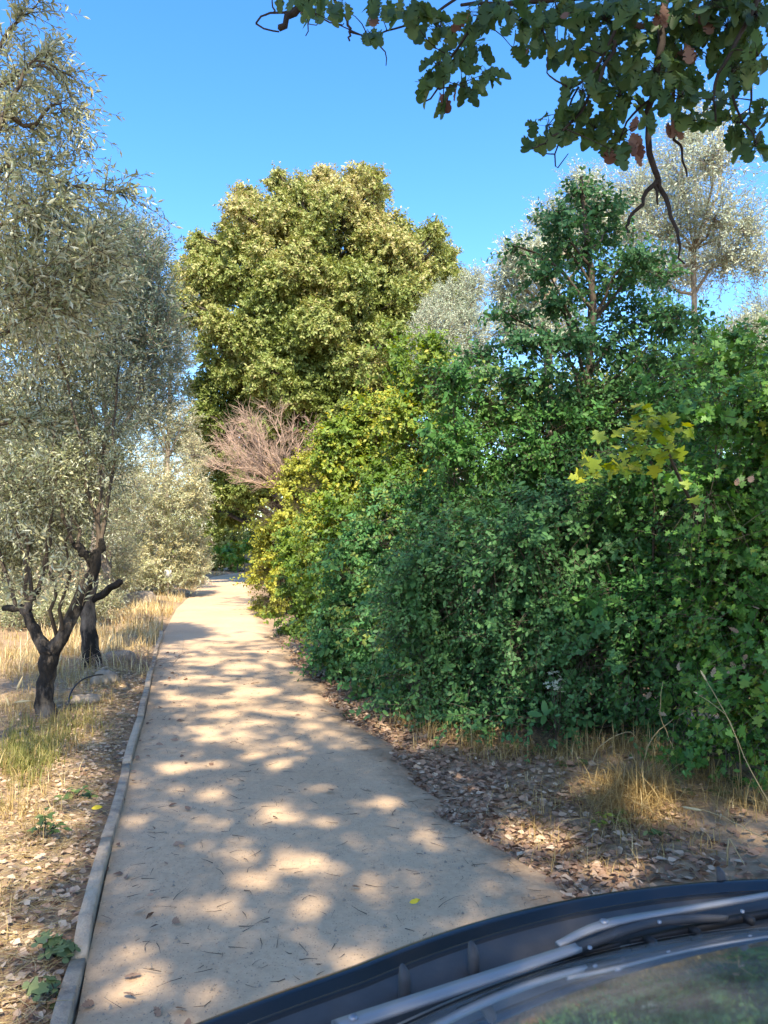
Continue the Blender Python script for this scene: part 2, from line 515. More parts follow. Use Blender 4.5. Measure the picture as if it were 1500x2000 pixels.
M['lamp'] = plain('headlight', (.5, .52, .55), .1, .3, 1)
def glass_mat():
    m, n, l, b, out = mat('windscreen glass')
    n.remove(b)
    gl = n.new('ShaderNodeBsdfGlossy'); gl.inputs['Roughness'].default_value = .045; gl.inputs[0].default_value = (1, 1, 1, 1)
    tr = n.new('ShaderNodeBsdfTransparent'); tr.inputs[0].default_value = (.55, .66, .62, 1)
    fr = n.new('ShaderNodeFresnel'); fr.inputs[0].default_value = 1.62
    ms = n.new('ShaderNodeMixShader')
    l.new(fr.outputs[0], ms.inputs[0]); l.new(tr.outputs[0], ms.inputs[1]); l.new(gl.outputs[0], ms.inputs[2])
    tc = n.new('ShaderNodeTexCoord'); ns = noise(n, l, 9, 8, .7, tc.outputs['Object'])
    mr = n.new('ShaderNodeMapRange'); mr.inputs['From Min'].default_value = .35; mr.inputs['From Max'].default_value = .75; mr.inputs['To Min'].default_value = .08; mr.inputs['To Max'].default_value = .30
    l.new(ns.outputs['Fac'], mr.inputs['Value'])
    df = n.new('ShaderNodeBsdfDiffuse'); df.inputs[0].default_value = (.42, .41, .37, 1)
    m2 = n.new('ShaderNodeMixShader'); l.new(mr.outputs[0], m2.inputs[0]); l.new(ms.outputs[0], m2.inputs[1]); l.new(df.outputs[0], m2.inputs[2]); l.new(m2.outputs[0], out.inputs[0])
    return m
M['glass'] = glass_mat()
SOIL = [(.25, (.13, .085, .05)), (.45, (.27, .185, .11)), (.6, (.38, .27, .165)), (.8, (.50, .38, .24))]
def ground_mat(name, stops, fine, bump, speck=None):
    m, n, l, b, out = mat(name)
    tc = n.new('ShaderNodeTexCoord')
    v = tc.outputs['Object']
    a = noise(n, l, 0.55, 5, .6, v)
    f = noise(n, l, fine, 8, .75, v)
    mx = n.new('ShaderNodeMix'); mx.inputs['Factor'].default_value = .5
    l.new(a.outputs['Fac'], mx.inputs[2]); l.new(f.outputs['Fac'], mx.inputs[3])
    r = ramp(n, stops)
    l.new(mx.outputs[0], r.inputs[0])
    col = r.outputs[0]
    if speck:
        vo = n.new('ShaderNodeTexVoronoi'); vo.inputs['Scale'].default_value = 75
        l.new(v, vo.inputs['Vector'])
        r2 = ramp(n, [(.0, (.38, .36, .34)), (.16, (.6, .58, .56)), (.3, (1, 1, 1)), (1, (1, 1, 1))])
        l.new(vo.outputs['Distance'], r2.inputs[0])
        # only some of the cells are dark grit
        gt = n.new('ShaderNodeMath'); gt.operation = 'GREATER_THAN'; gt.inputs[1].default_value = .62
        sx = n.new('ShaderNodeSeparateColor'); l.new(vo.outputs['Color'], sx.inputs[0]); l.new(sx.outputs[0], gt.inputs[0])
        m2 = n.new('ShaderNodeMix'); m2.data_type = 'RGBA'; m2.blend_type = 'MULTIPLY'
        l.new(gt.outputs[0], m2.inputs['Factor']); l.new(col, m2.inputs[6]); l.new(r2.outputs[0], m2.inputs[7])
        col = m2.outputs[2]
    if speck:
        at_ = n.new('ShaderNodeAttribute'); at_.attribute_name = 'rnd'
        big = noise(n, l, 3.2, 8, .7, v)
        sm = n.new('ShaderNodeMath'); sm.operation = 'MULTIPLY_ADD'; sm.inputs[1].default_value = .34
        l.new(big.outputs['Fac'], sm.inputs[0]); l.new(at_.outputs['Fac'], sm.inputs[2])
        mr = n.new('ShaderNodeMapRange'); mr.inputs['From Min'].default_value = 1.02; mr.inputs['From Max'].default_value = 1.13
        l.new(sm.outputs[0], mr.inputs['Value'])
        r3 = ramp(n, SOIL); l.new(mx.outputs[0], r3.inputs[0])
        m3 = n.new('ShaderNodeMix'); m3.data_type = 'RGBA'
        l.new(mr.outputs[0], m3.inputs['Factor']); l.new(col, m3.inputs[6]); l.new(r3.outputs[0], m3.inputs[7])
        col = m3.outputs[2]
    l.new(col, b.inputs['Base Color'])
    b.inputs['Roughness'].default_value = .93
    b.inputs['Specular IOR Level'].default_value = .2
    c = noise(n, l, 60, 8, .75, v)
    c2 = noise(n, l, 7, 5, .6, v)
    ad = n.new('ShaderNodeMath'); ad.operation = 'MULTIPLY_ADD'; ad.inputs[1].default_value = 2.5
    l.new(c2.outputs['Fac'], ad.inputs[0]); l.new(c.outputs['Fac'], ad.inputs[2])
    bp = n.new('ShaderNodeBump'); bp.inputs['Strength'].default_value = bump; bp.inputs['Distance'].default_value = .012
    l.new(ad.outputs[0], bp.inputs['Height']); l.new(bp.outputs[0], b.inputs['Normal'])
    return m
M['path'] = ground_mat('gritty tan path', [(.25, (.30, .20, .115)), (.40, (.45, .31, .185)), (.52, (.52, .365, .22)), (.62, (.55, .395, .25)), (.8, (.63, .475, .315))], 30, .5, True)
M['soil'] = ground_mat('dry leafy soil', SOIL, 16, .8)

# ------------------------------------------------------------------ path edges measured on the ground
LE = np.array([gp(x, y)[:2] for x, y in [(152, 1985), (170, 1880), (200, 1750), (232, 1600), (256, 1500), (284, 1400), (303, 1300), (318, 1240), (345, 1190), (392, 1145), (412, 1128)]])
RE = np.array([gp(x, y)[:2] for x, y in [(1390, 2000), (1130, 1790), (1010, 1670), (890, 1580), (800, 1500), (700, 1410), (610, 1325), (548, 1255), (508, 1195), (494, 1150), (489, 1128)]])
back = np.array([.21, -.978])
LE = np.concatenate([[LE[0] + back * 14, LE[0] + back * 5], LE, [LE[-1] + [.3, 9], LE[-1] + [4, 18], LE[-1] + [14, 26]]])
RE = np.concatenate([[RE[0] + back * 14, RE[0] + back * 5], RE, [RE[-1] + [.2, 7], RE[-1] + [3.5, 14], RE[-1] + [14, 21]]])
def dense(E, n=260):
    t = np.concatenate([[0], np.cumsum(np.linalg.norm(np.diff(E, axis=0), axis=1))])
    # even in log-distance: fine near the camera
    tt = np.concatenate([np.linspace(0, t[2], 40, endpoint=False), t[2] + (t[-1] - t[2]) * np.linspace(0, 1, n - 40) ** 2])
    return np.stack([np.interp(tt, t, E[:, k]) for k in (0, 1)], 1)
LD, RD = dense(LE), dense(RE)
def hgt(x, y):
    """ground height: gentle bumps, a low bank on both sides of the path"""
    x = np.asarray(x, float); y = np.asarray(y, float)
    lx = np.interp(y, LE[:-1, 1], LE[:-1, 0]); rx = np.interp(y, RE[:-1, 1], RE[:-1, 0])
    dl = np.clip(lx - x, 0, None); dr = np.clip(x - rx, 0, None)
    b = .03 * np.sin(1.7 * x + .6 * y) + .025 * np.sin(2.9 * y - 1.3 * x) + .012 * np.sin(7.1 * x + 5.3 * y)
    off = np.clip((dl + dr) / .5, 0, 1)
    h = off * (b + .03) + .05 * np.clip(dl / .35, 0, 1) + .12 * np.clip((dr - .3) / 1.2, 0, 1)
    return h - .012 * (1 - off) - .02 * (off < .02)
gx = np.concatenate([-np.geomspace(400, 9, 26), np.linspace(-8.6, 6.6, 150), np.geomspace(7, 400, 26)])
gy = np.concatenate([-np.geomspace(300, 3.2, 20), np.linspace(-3, 14, 190), np.linspace(14.2, 46, 110), np.geomspace(47, 600, 26)])
GX, GY = np.meshgrid(gx, gy, indexing='ij')
mb = MB(); mb.add(np.stack([GX, GY, hgt(GX, GY)], -1), grid_faces(len(gx), len(gy)))
ground = part('ground', mb, M['soil'], kind='structure', smooth=True)
w = np.linspace(0, 1, 26)
yy_ = RD[:, 1]; wob = .07 * np.sin(2.1 * yy_) + .05 * np.sin(4.7 * yy_ + 1) + .035 * np.sin(9.3 * yy_ + 2) + rng.normal(0, .012, len(RD))
PX = LD[:, None] * (1 - w)[None, :, None] + RD[:, None] * w[None, :, None]
PX[:, -4:, 0] += (wob[:, None] * np.array([.2, .5, .8, 1.2]))
pz = .012 + .012 * np.sin(w * math.pi)[None] + .004 * np.sin(PX[..., 0] * 4 + PX[..., 1] * 3)
pz[:, -1] = -.03
mb = MB(); mb.add(np.concatenate([PX, pz[..., None]], -1), grid_faces(len(LD), 26), np.broadcast_to(w[None], (len(LD), 26)).ravel())
path = part('path', mb, M['path'], kind='structure', smooth=True)
def hz(p):
    return float(hgt(p[0], p[1]))

# ------------------------------------------------------------------ edging boards along the left side of the path
edge = thing('path_edging', 'low pale weathered timber edging along the left side of the path', 'edging', (LE[2][0], LE[2][1], 0))
tl = np.concatenate([[0], np.cumsum(np.linalg.norm(np.diff(LE, axis=0), axis=1))])
def epos(s):
    return np.array([np.interp(s, tl, LE[:, 0]), np.interp(s, tl, LE[:, 1])])
s0 = tl[1] + 2.5
k = 0
while epos(s0)[1] < 14.5:
    ln = U(1.25, 1.6)
    a, b = epos(s0), epos(s0 + ln)
    d = nrm(b - a); nn = np.array([-d[1], d[0]])
    a = a + nn * U(.0, .007); b = b + nn * U(.0, .007)
    mb = MB()
    Q = 9
    tt = np.linspace(.004, .996, Q)
    top = .064 + U(-.008, .008) + rng.normal(0, .004, Q) - .02 * (rng.random(Q) < .1)
    sag = np.sin(tt * math.pi) * U(-.012, .012)
    ring = []
    wd = .06 + U(-.003, .003)
    for (o, zz) in ((-.002, -.1), (0, -.004), (.004, 0), (wd - .004, 0.001), (wd, -.005), (wd, -.1)):
        base = a[None] + (b - a)[None] * tt[:, None] + nn[None] * (o + sag)[:, None]
        z = top + zz if zz > -.05 else np.full(Q, -.02)
        ring.append(np.concatenate([base, z[:, None]], 1))
    V = np.stack(ring, 1).reshape(-1, 3)
    mb.add(V, [grid_faces(Q, 6), np.array([[0, 1, 2, 3, 4, 5]]), np.arange(Q * 6 - 6, Q * 6)[::-1].reshape(1, -1)], U(.2, .8))
    part('board', mb, M['wood'], edge)
    s0 += ln + .012
    k += 1

# ------------------------------------------------------------------ trees
def cone_in(P, m=40):
    px, py, dep = project(P)
    return (dep > .2) & (px > -m) & (px < 1500 + m) & (py > -m) & (py < 2000 + m)
def tree(name, label, cat, base, trunk, blobs, tpl, lmat, bmat, size, nl=14, tw=.35, twigs=1.0, droop=.1, spread=.8, up=.3, upbias=.5, trad=.003, r0=.5, rs=.18, near=0, group=None, rtop=.03, rbase=.12, tone=None, limb=True, inner=.5, minpx=10, sides=8, gn=.06, fuzz=.2, blobtone=.14):
    """trunk: polyline; blobs: (centre, radii, number of twigs)"""
    t = thing(name, label, cat, base, group)
    trunk = np.asarray(trunk, float)
    mb = MB()
    T = curve(trunk, max(8, 4 * len(trunk)), .01)
    tube(mb, T, np.linspace(rbase, rtop, len(T)) * np.concatenate([[1.35, 1.12], np.ones(len(T) - 2)]), sides, gnarl=gn)
    part('trunk', mb, bmat, t, smooth=True)
    bm = MB(); lv = Leaves(tpl)
    for (c, rad, n) in blobs:
        c = np.asarray(c, float)
        rad = np.broadcast_to(np.asarray(rad, float), (3,))
        n = int(n * twigs)
        if limb:
            zt = T[:, 2]
            j = int(np.argmin(np.abs(T - (c - [0, 0, np.linalg.norm(c - T[-1]) * .5])).sum(1)))
            j = max(2, j)
            r0_ = rtop + (rbase - rtop) * (1 - j / len(T))
            mid = (T[j] + c) / 2 + rng.normal(0, .08, 3) * np.linalg.norm(c - T[j]) + [0, 0, .08 * np.linalg.norm(c - T[j])]
            lp = curve([T[j], mid, c], 7, .012)
            tube(bm, lp, np.linspace(min(.6 * r0_, rtop * 1.3), rtop * .35, 7), 5)
            ns = max(3, min(12, int(n / 25)))
            e, _ = shell(c, rad * .85, ns, .7)
            P = np.stack([curve([lp[rng.integers(3, 7)], (c + q) / 2 + rng.normal(0, .06, 3), q], 5) for q in e])
            thin_tubes(bm, P, np.full(ns, rtop * .3))
        p, d = shell(c, rad, n, inner)
        dd = d + np.array([0, 0, upbias]) + rng.normal(0, .4, (n, 3))
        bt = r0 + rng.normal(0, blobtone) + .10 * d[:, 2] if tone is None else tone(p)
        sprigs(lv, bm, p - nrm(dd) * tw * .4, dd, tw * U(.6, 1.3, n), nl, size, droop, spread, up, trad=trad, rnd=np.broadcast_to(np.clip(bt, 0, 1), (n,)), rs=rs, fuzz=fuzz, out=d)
    if bm.n:
        part('branch', bm, bmat, t)
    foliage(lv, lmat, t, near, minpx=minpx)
    return t
def blobs_from_px(lst, Y, dY=.6):
    """(px, py, rx px, ry px, twigs): ellipsoids as they measure in the photograph at depth Y"""
    out = []
    for e in lst:
        px, py, rx, ry, n = e[:5]
        y = Y + (e[5] if len(e) > 5 else U(-dY, dY))
        out.append((at(px, py, y), (rx * y / F, max(rx, ry) * y / F * .9, ry * y / F), n))
    return out

# the big holm oak that closes the view
Y = 33.0
bl = []
sil = [(620, 395, 60), (560, 400, 45), (700, 400, 70), (490, 440, 60), (760, 455, 60), (650, 470, 90), (560, 480, 80), (420, 500, 60), (480, 540, 80), (740, 540, 90), (830, 490, 60), (830, 560, 70),
       (620, 570, 100), (400, 590, 60), (530, 620, 90), (690, 640, 100), (430, 680, 70), (790, 640, 80), (880, 560, 40), (600, 710, 90), (500, 720, 80), (700, 740, 90), (420, 770, 60), (560, 790, 80), (460, 850, 60), (650, 800, 80),
       (400, 860, 50), (430, 930, 60), (520, 900, 70), (770, 740, 70), (600, 900, 80), (450, 1000, 50), (720, 850, 80), (545, 355, 22), (720, 365, 35), (625, 350, 28), (480, 385, 26), (385, 480, 26), (360, 540, 26), (870, 500, 30)]
for px, py, r in sil:
    rr = r * .74
    k = math.hypot((px - 620) / 300, (py - 640) / 320)
    bl.append((px, py, rr, rr * .9, int(r * r * .07) + 50, U(-1, 1) + 3.5 * min(k, 1) ** 2 - 2.6))
    for q in range(max(2, int(r / 12))):
        a = U(0, 6.28)
        bl.append((px + math.cos(a) * r * .8, py + math.sin(a) * r * .75, r * U(.28, .45), r * U(.24, .36), int(r * r * .014) + 14, U(-2.6, .6) + 3.5 * min(k, 1) ** 2 - 2.6))
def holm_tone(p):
    return np.clip(.30 + .50 * (p[:, 2] - 7) / 12 + .13 * np.sin(p[:, 0] * 1.3 + p[:, 2]) + rng.normal(0, .08, len(p)), 0, 1)  # leaf colour lightens with height, painting in the sunlit top of the crown
b = gp(560, 1118)
base = np.array([at(600, 1060, Y)[0], Y, 0])
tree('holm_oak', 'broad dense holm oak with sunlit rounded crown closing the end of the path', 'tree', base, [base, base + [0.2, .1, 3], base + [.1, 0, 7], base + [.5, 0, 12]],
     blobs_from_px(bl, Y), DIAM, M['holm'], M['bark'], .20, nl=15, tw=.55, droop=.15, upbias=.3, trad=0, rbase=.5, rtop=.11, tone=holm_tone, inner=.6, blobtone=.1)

# ---- olives on the left
# trunk shapes as measured
Y = 7.1
b1 = gp(88, 1412); Y = b1[1]
t = thing('olive_tree', 'old olive nearest on the left with forked black mottled trunk', 'tree', b1)
mb = MB()
def limb(mb, pts, rads, n=12, gn=.1, sides=10, Yd=None):
    P = curve([at(x, y, (Yd or Y) + (e[0] if e else 0)) for x, y, *e in pts], n, .008)
    tube(mb, P, np.interp(np.linspace(0, 1, n), np.linspace(0, 1, len(rads)), rads), sides, gnarl=gn, rnd=np.repeat(np.interp(np.linspace(0, 1, n), [0, .25, .5, 1], TR[0]), sides).tolist() + [TR[0][-1]])
    return P
TR = [[1.0, .6, .42, .42]]
pa = limb(mb, [(88, 1425), (90, 1370), (92, 1310), (98, 1270)], [.11, .082, .078, .095], 14)
part('trunk', mb, M['bark_black'], t, smooth=True)
TR[0] = [.42, .46, .42, .34]
for nm, pts, rads in (('limb', [(98, 1280), (68, 1235), (45, 1190), (5, 1188)], [.075, .055, .046, .024]), ('limb', [(50, 1200), (62, 1165), (75, 1150)], [.042, .036, .028]),
                      ('limb', [(98, 1280), (130, 1225), (160, 1165), (185, 1110), (190, 1075)], [.075, .062, .066, .054, .042]), ('limb', [(185, 1105), (160, 1075), (140, 1060, .2)], [.052, .045, .015]),
                      ('limb', [(188, 1090), (198, 1068), (199, 1052)], [.032, .036, .024])):
    mb = MB(); limb(mb, pts, rads, 12); part(nm, mb, M['bark_black'], t, smooth=True)
bm, lv = MB(), Leaves(SPEARW)
# upright suckers from the cut limbs with their leaves, and the crown above them
for (x, y, x2, y2, dy) in [(62, 1165, 30, 760, .2), (75, 1150, 95, 900, -.4), (60, 1180, 5, 900, -.3), (190, 1075, 170, 760, .3), (197, 1055, 235, 640, .5), (140, 1060, 110, 820, .0), (110, 1240, 90, 1030, -.7), (115, 1240, 140, 1010, -.8), (30, 1185, -60, 800, .3), (195, 1060, 90, 560, .1), (150, 1070, 60, 640, .4)]:
    P = curve([at(x, y, Y), at((x + x2) / 2 + U(-20, 20), (y + y2) / 2, Y + dy * .5), at(x2, y2, Y + dy)], 9, .02)
    tube(bm, P, np.linspace(.022, .007, 9), 5)
bl = [(30, 700, 90, 80, 240), (120, 760, 80, 80, 240), (60, 860, 90, 70, 240), (150, 900, 70, 70, 180), (30, 960, 80, 60, 160), (200, 780, 60, 80, 170), (10, 600, 80, 80, 180), (110, 620, 80, 80, 190), (180, 660, 50, 60, 110), (150, 980, 50, 40, 70, .3), (-60, 780, 80, 120, 200), (30, 1040, 70, 45, 170), (10, 1110, 50, 40, 90, .5), (140, 1040, 50, 40, 90, .5), (200, 920, 50, 60, 120), (90, 960, 90, 60, 180), (60, 900, 80, 60, 160), (-30, 950, 70, 90, 160), (-20, 1080, 60, 60, 100, .3)]
for c, rad, n in blobs_from_px(bl, Y, .7):
    p, d = shell(c, rad, n, .3)
    dd = d * .7 + [0, 0, .5] + rng.normal(0, .5, (n, 3))
    sprigs(lv, bm, p, dd, U(.2, .5, n), 15, .072, .25, .75, .4, trad=.0035, rnd=np.clip(.5 + rng.normal(0, .13, n), 0, 1), rs=.15)
c = np.array([at(x, y, Y - .9) for x, y in [(60, 1050), (95, 1070), (125, 1085), (75, 1110), (105, 1120), (140, 1120), (45, 1080), (90, 1140), (125, 1150), (160, 1105), (30, 1130), (15, 1160), (60, 1020), (110, 1040)]])
c = np.repeat(c, 3, 0) + rng.normal(0, .07, (len(c) * 3, 3))
dd = rng.normal(0, .6, c.shape) + [0.1, -.2, .4]
sprigs(lv, bm, c - nrm(dd) * .15, dd, U(.15, .3, len(c)), 9, .095, .2, .8, .6, trad=.004, r0=.78, rs=.12)
part('branch', bm, M['twig'], t)
foliage(lv, M['olive'], t, 300, minpx=10)

b2 = gp(183, 1312)
Y = b2[1]
t = thing('olive_tree', 'second olive behind the forked one with straight pale stem and sawn stub', 'tree', b2)
TR[0] = [.3, .45, .6, .62]
mb = MB()
limb(mb, [(183, 1318), (176, 1270), (172, 1200), (178, 1130), (188, 1060)], [.16, .105, .095, .09, .06], 16)
part('trunk', mb, M['bark_black'], t, smooth=True)
mb = MB(); TR[0] = [.3, .2, .25, .3]; limb(mb, [(176, 1175), (200, 1160), (237, 1135)], [.055, .05, .045], 8); part('stub', mb, M['bark_black'], t, smooth=True)
mb = MB()
TR[0] = [.5] * 4
st = limb(mb, [(188, 1065), (193, 1000), (196, 930), (207, 880), (206, 800), (200, 700)], [.07, .062, .05, .042, .03, .015], 16, .04)
limb(mb, [(207, 880), (238, 840), (270, 770), (285, 660)], [.04, .028, .02, .01], 10, .03)
limb(mb, [(200, 930), (170, 860), (150, 770)], [.03, .022, .01], 8, .03)
limb(mb, [(206, 870), (225, 760), (232, 600), (240, 500)], [.03, .022, .015, .008], 10, .03)
part('stem', mb, M['bark_pale'], t, smooth=True)
bm, lv = MB(), Leaves(SPEARW)
bl = [(255, 500, 55, 60, 330), (230, 570, 70, 60, 400), (290, 560, 40, 70, 260), (270, 640, 70, 70, 430), (200, 650, 60, 70, 260), (310, 690, 45, 70, 260), (240, 730, 80, 60, 330), (160, 740, 60, 60, 180), (270, 800, 70, 50, 220), (200, 830, 60, 50, 120), (170, 580, 50, 60, 170), (225, 480, 30, 35, 90), (285, 490, 25, 40, 90), (130, 850, 60, 50, 120)]
for c, rad, n in blobs_from_px(bl, Y, .8):
    p, d = shell(c, rad, n, .35)
    dd = d * .6 + [0, 0, .8] + rng.normal(0, .4, (n, 3))
    sprigs(lv, bm, p, dd, U(.25, .55, n), 15, .078, .15, .7, .4, trad=.004, rnd=np.clip(.45 + rng.normal(0, .15, n), 0, 1), rs=.15)
part('branch', bm, M['bark_pale'], t)
foliage(lv, M['olive_green'], t)

# olive whose trunk stands left of the picture: its sprays hang in at the top left
Y = 4.3
b3 = np.array([-3.6, 4.6, 0]); b3[2] = hz(b3)
SPEAR = SPEARW
t = thing('olive_tree', 'silvery olive reaching in at the top left edge with loose sprays against the sky', 'tree', b3)
mb = MB()
tk = curve([b3, b3 + [.05, 0, .8], b3 + [.2, -.1, 1.7], b3 + [.35, -.1, 2.6]], 14, .01)
tube(mb, tk, np.linspace(.17, .09, 14), 10, gnarl=.08, rnd=.4)
part('trunk', mb, M['bark_black'], t, smooth=True)
bm, lv = MB(), Leaves(SPEAR)
for pts in ([(-60, 640), (40, 560), (110, 520), (150, 490), (215, 420)], [(-80, 520), (0, 330), (80, 340), (150, 362), (225, 375)], [(-60, 350), (10, 220), (60, 120), (120, 140)], [(-60, 300), (0, 90), (40, 40), (75, 5)], [(-90, 700), (30, 640), (120, 600), (215, 560)], [(-60, 860), (0, 830), (60, 818)], [(-60, 480), (60, 420), (140, 440), (190, 470)], [(-60, 250), (30, 150), (90, 130), (125, 175)], [(-50, 260), (60, 250), (110, 200), (140, 250)]):
    yy = Y + U(-.4, .4)
    P = curve([tk[-1]] + [at(x, y, yy) for x, y in pts], 14, .006)
    tube(bm, P, np.linspace(.022, .003, 14), 5)
    n = 46
    i = rng.integers(5, 14, n)
    dd = nrm(P[np.minimum(i, 13)] - P[np.maximum(i - 2, 0)]) + rng.normal(0, .55, (n, 3)) + [0, 0, .1]
    sprigs(lv, bm, P[i], dd, U(.12, .34, n), 12, .066, .25, .7, .4, trad=.0025, rnd=np.clip(.55 + rng.normal(0, .15, n), 0, 1), rs=.15)
for c, rad, n in blobs_from_px([(15, 150, 40, 50, 26), (40, 250, 50, 50, 36), (25, 350, 55, 50, 46), (90, 330, 40, 30, 22), (110, 480, 70, 50, 60), (60, 570, 80, 50, 70), (170, 560, 40, 40, 36), (-330, 420, 160, 130, 220), (-330, 200, 160, 130, 200), (20, 420, 60, 70, 60), (60, 500, 90, 60, 90), (110, 560, 70, 60, 80), (10, 560, 60, 60, 60), (90, 420, 50, 40, 45), (165, 500, 35, 40, 36), (10, 300, 40, 50, 26), (40, 640, 80, 50, 70), (-160, 400, 140, 260, 260), (-120, 800, 100, 120, 120)], Y, .5):
    p, d = shell(c, rad, n, .2)
    dd = d * .5 + [0.25, 0, .4] + rng.normal(0, .5, (n, 3))
    sprigs(lv, bm, p, dd, U(.15, .4, n), 13, .066, .25, .7, .4, trad=.0025, rnd=np.clip(.5 + rng.normal(0, .15, n), 0, 1), rs=.15)
part('branch', bm, M['twig'], t)
foliage(lv, M['olive'], t, 300, minpx=12)

def olive(label, px, Y, bl, lm, size, nl=14, tw=.45, rb=.14, group=None, dY=.9, r0=.5, k=1.0, bark='bark_pale', droop=.15, near=0):
    bs = blobs_from_px(bl, Y, dY)
    c = np.mean([b_[0] for b_ in bs], 0)
    base = np.array([(px - 750) / F * Y, Y, 0]); base[2] = hz(base)
    top = c + [0, 0, -.1 * c[2]]
    tree('olive_tree', label, 'tree', base, [base - [0, 0, .1], base + (top - base) * .3 + rng.normal(0, .1, 3) * [1, 1, 0], base + (top - base) * .65 + rng.normal(0, .15, 3) * [1, 1, 0], top], bs, SPEARW, M[lm], M[bark], size, nl, tw, k, droop, .7, .4, .6, trad=.004 * Y / 12, r0=r0, rbase=rb, rtop=rb * .4, inner=.35, group=group, near=near, blobtone=.1)
olive('low pale green olive bush filling the left side of the path bend', 330, 25.0, [(330, 1125, 60, 26, 200), (270, 1130, 60, 30, 200), (385, 1110, 26, 26, 110), (230, 1120, 50, 40, 180), (300, 960, 70, 70, 380), (350, 1000, 55, 60, 300), (270, 1040, 60, 60, 260), (340, 1070, 60, 45, 240), (380, 960, 35, 50, 180), (250, 920, 70, 60, 260), (300, 1100, 60, 40, 180), (380, 1080, 30, 40, 120)], 'olive', .14, rb=.12, r0=.72)
olive('olive with cream green upper foliage just left of the holm oak', 320, 27.0, [(340, 880, 55, 50, 320), (300, 840, 60, 50, 280), (380, 890, 30, 40, 200), (330, 960, 50, 40, 200), (270, 800, 50, 50, 200), (350, 820, 40, 40, 200)], 'olive', .11, rb=.14, r0=.68)
olive('tall blue green olive touching the left flank of the holm oak', 300, 30.0, [(340, 620, 50, 60, 230), (320, 700, 60, 60, 240), (350, 690, 30, 60, 110), (330, 770, 50, 50, 190), (300, 780, 50, 60, 160), (360, 600, 25, 40, 70)], 'olive_green', .12, rb=.16, r0=.6)
olive('olive with low drooping branches deep in the field behind the forked trunk', 60, 15.5, [(20, 1130, 80, 60, 260), (110, 1130, 60, 50, 200), (60, 1060, 90, 60, 300), (-40, 1090, 80, 80, 240), (60, 980, 100, 60, 340), (150, 1030, 60, 60, 240), (60, 1190, 90, 36, 240), (140, 1180, 60, 36, 200), (-20, 1170, 60, 50, 160), (200, 1170, 40, 30, 120)], 'olive', .105, rb=.15, r0=.6)
olive('grey olive behind the second trunk half hidden by its stub', 215, 19.0, [(215, 1080, 50, 50, 240), (200, 1010, 60, 60, 280), (250, 960, 50, 50, 220), (170, 930, 70, 60, 280), (230, 1130, 40, 30, 110)], 'olive', .105, rb=.15, r0=.6)
olive('dull green olive standing high behind the nearest crown at the left edge', 20, 21.0, [(20, 880, 90, 60, 360), (100, 830, 80, 60, 320), (-30, 800, 80, 80, 280), (60, 760, 90, 60, 320), (150, 850, 60, 60, 240), (30, 960, 90, 50, 280), (120, 930, 70, 50, 240)], 'olive_green', .12, rb=.18, r0=.6)

# ---- olives on the right
olive('cream leaved olive tucked between the holm oak and the dark oak sapling', 880, 24.0, [(880, 600, 55, 50, 520), (850, 650, 50, 60, 480), (920, 650, 40, 60, 400), (870, 710, 60, 50, 440), (925, 560, 25, 40, 200), (930, 720, 50, 50, 300)], 'olive_pale', .12, rb=.18, r0=.55)
olive('tall airy silver olive on the right with sky showing through its crown', 1345, 12.5, [(1330, 330, 55, 70, 120), (1390, 300, 45, 60, 85), (1250, 370, 60, 50, 150), (1300, 430, 70, 60, 150), (1400, 420, 60, 60, 130), (1350, 250, 40, 40, 55), (1420, 500, 60, 50, 110), (1340, 520, 60, 50, 120), (1460, 440, 40, 50, 60), (1220, 440, 50, 50, 120), (1280, 520, 60, 40, 110), (1480, 510, 40, 40, 55), (1400, 230, 40, 30, 30)], 'olive_pale', .095, tw=.8, rb=.10, r0=.6, dY=1.2, k=1.2, nl=18)
olive('shorter whitish olive left of the dark sapling top', 1080, 14.5, [(1140, 370, 40, 40, 130), (1080, 430, 40, 40, 130), (1110, 480, 50, 50, 180), (1030, 500, 45, 45, 160), (990, 560, 35, 45, 130), (1050, 580, 50, 50, 190), (1000, 640, 50, 40, 150), (1090, 640, 50, 50, 150), (1170, 420, 40, 40, 120), (1000, 500, 25, 30, 60)], 'olive_pale', .10, tw=.45, rb=.15, r0=.7, k=1.5)
olive('pale olive peeping over the hedge at the right edge', 1470, 12.0, [(1460, 640, 45, 30, 150), (1500, 620, 40, 40, 150), (1420, 660, 35, 25, 90), (1490, 680, 50, 40, 130)], 'olive_pale', .085, rb=.12, r0=.4)

# ------------------------------------------------------------------ dark oak sapling above the hedge
Y = 8.6
base = np.array([at(1150, 1060, Y)[0], Y, 0.1])
tk = [base, at(1150, 900, Y), at(1148, 740, Y), at(1160, 620, Y), at(1150, 520, Y), at(1140, 400, Y), at(1135, 345, Y)]
bl = [(1130, 375, 28, 40, 26), (1100, 430, 50, 40, 50), (1180, 450, 55, 45, 60), (1110, 490, 70, 35, 70), (1230, 510, 60, 40, 60), (1070, 530, 40, 22, 30), (1180, 560, 80, 50, 100), (1290, 540, 40, 35, 30), (1090, 590, 45, 30, 40), (990, 610, 50, 18, 26), (1030, 670, 50, 26, 40), (930, 690, 50, 22, 34), (1250, 620, 80, 50, 100), (1330, 620, 55, 50, 60), (1100, 660, 70, 40, 70), (1190, 680, 80, 50, 90), (1360, 660, 50, 40, 46), (960, 740, 70, 30, 60), (1060, 740, 80, 40, 80), (1000, 480, 25, 14, 8), (1290, 700, 70, 40, 70), (1180, 400, 40, 40, 40), (1150, 760, 80, 40, 80)]
bl = [(x, y, rx * 1.05, ry * .7, n * .8) for x, y, rx, ry, n in bl]
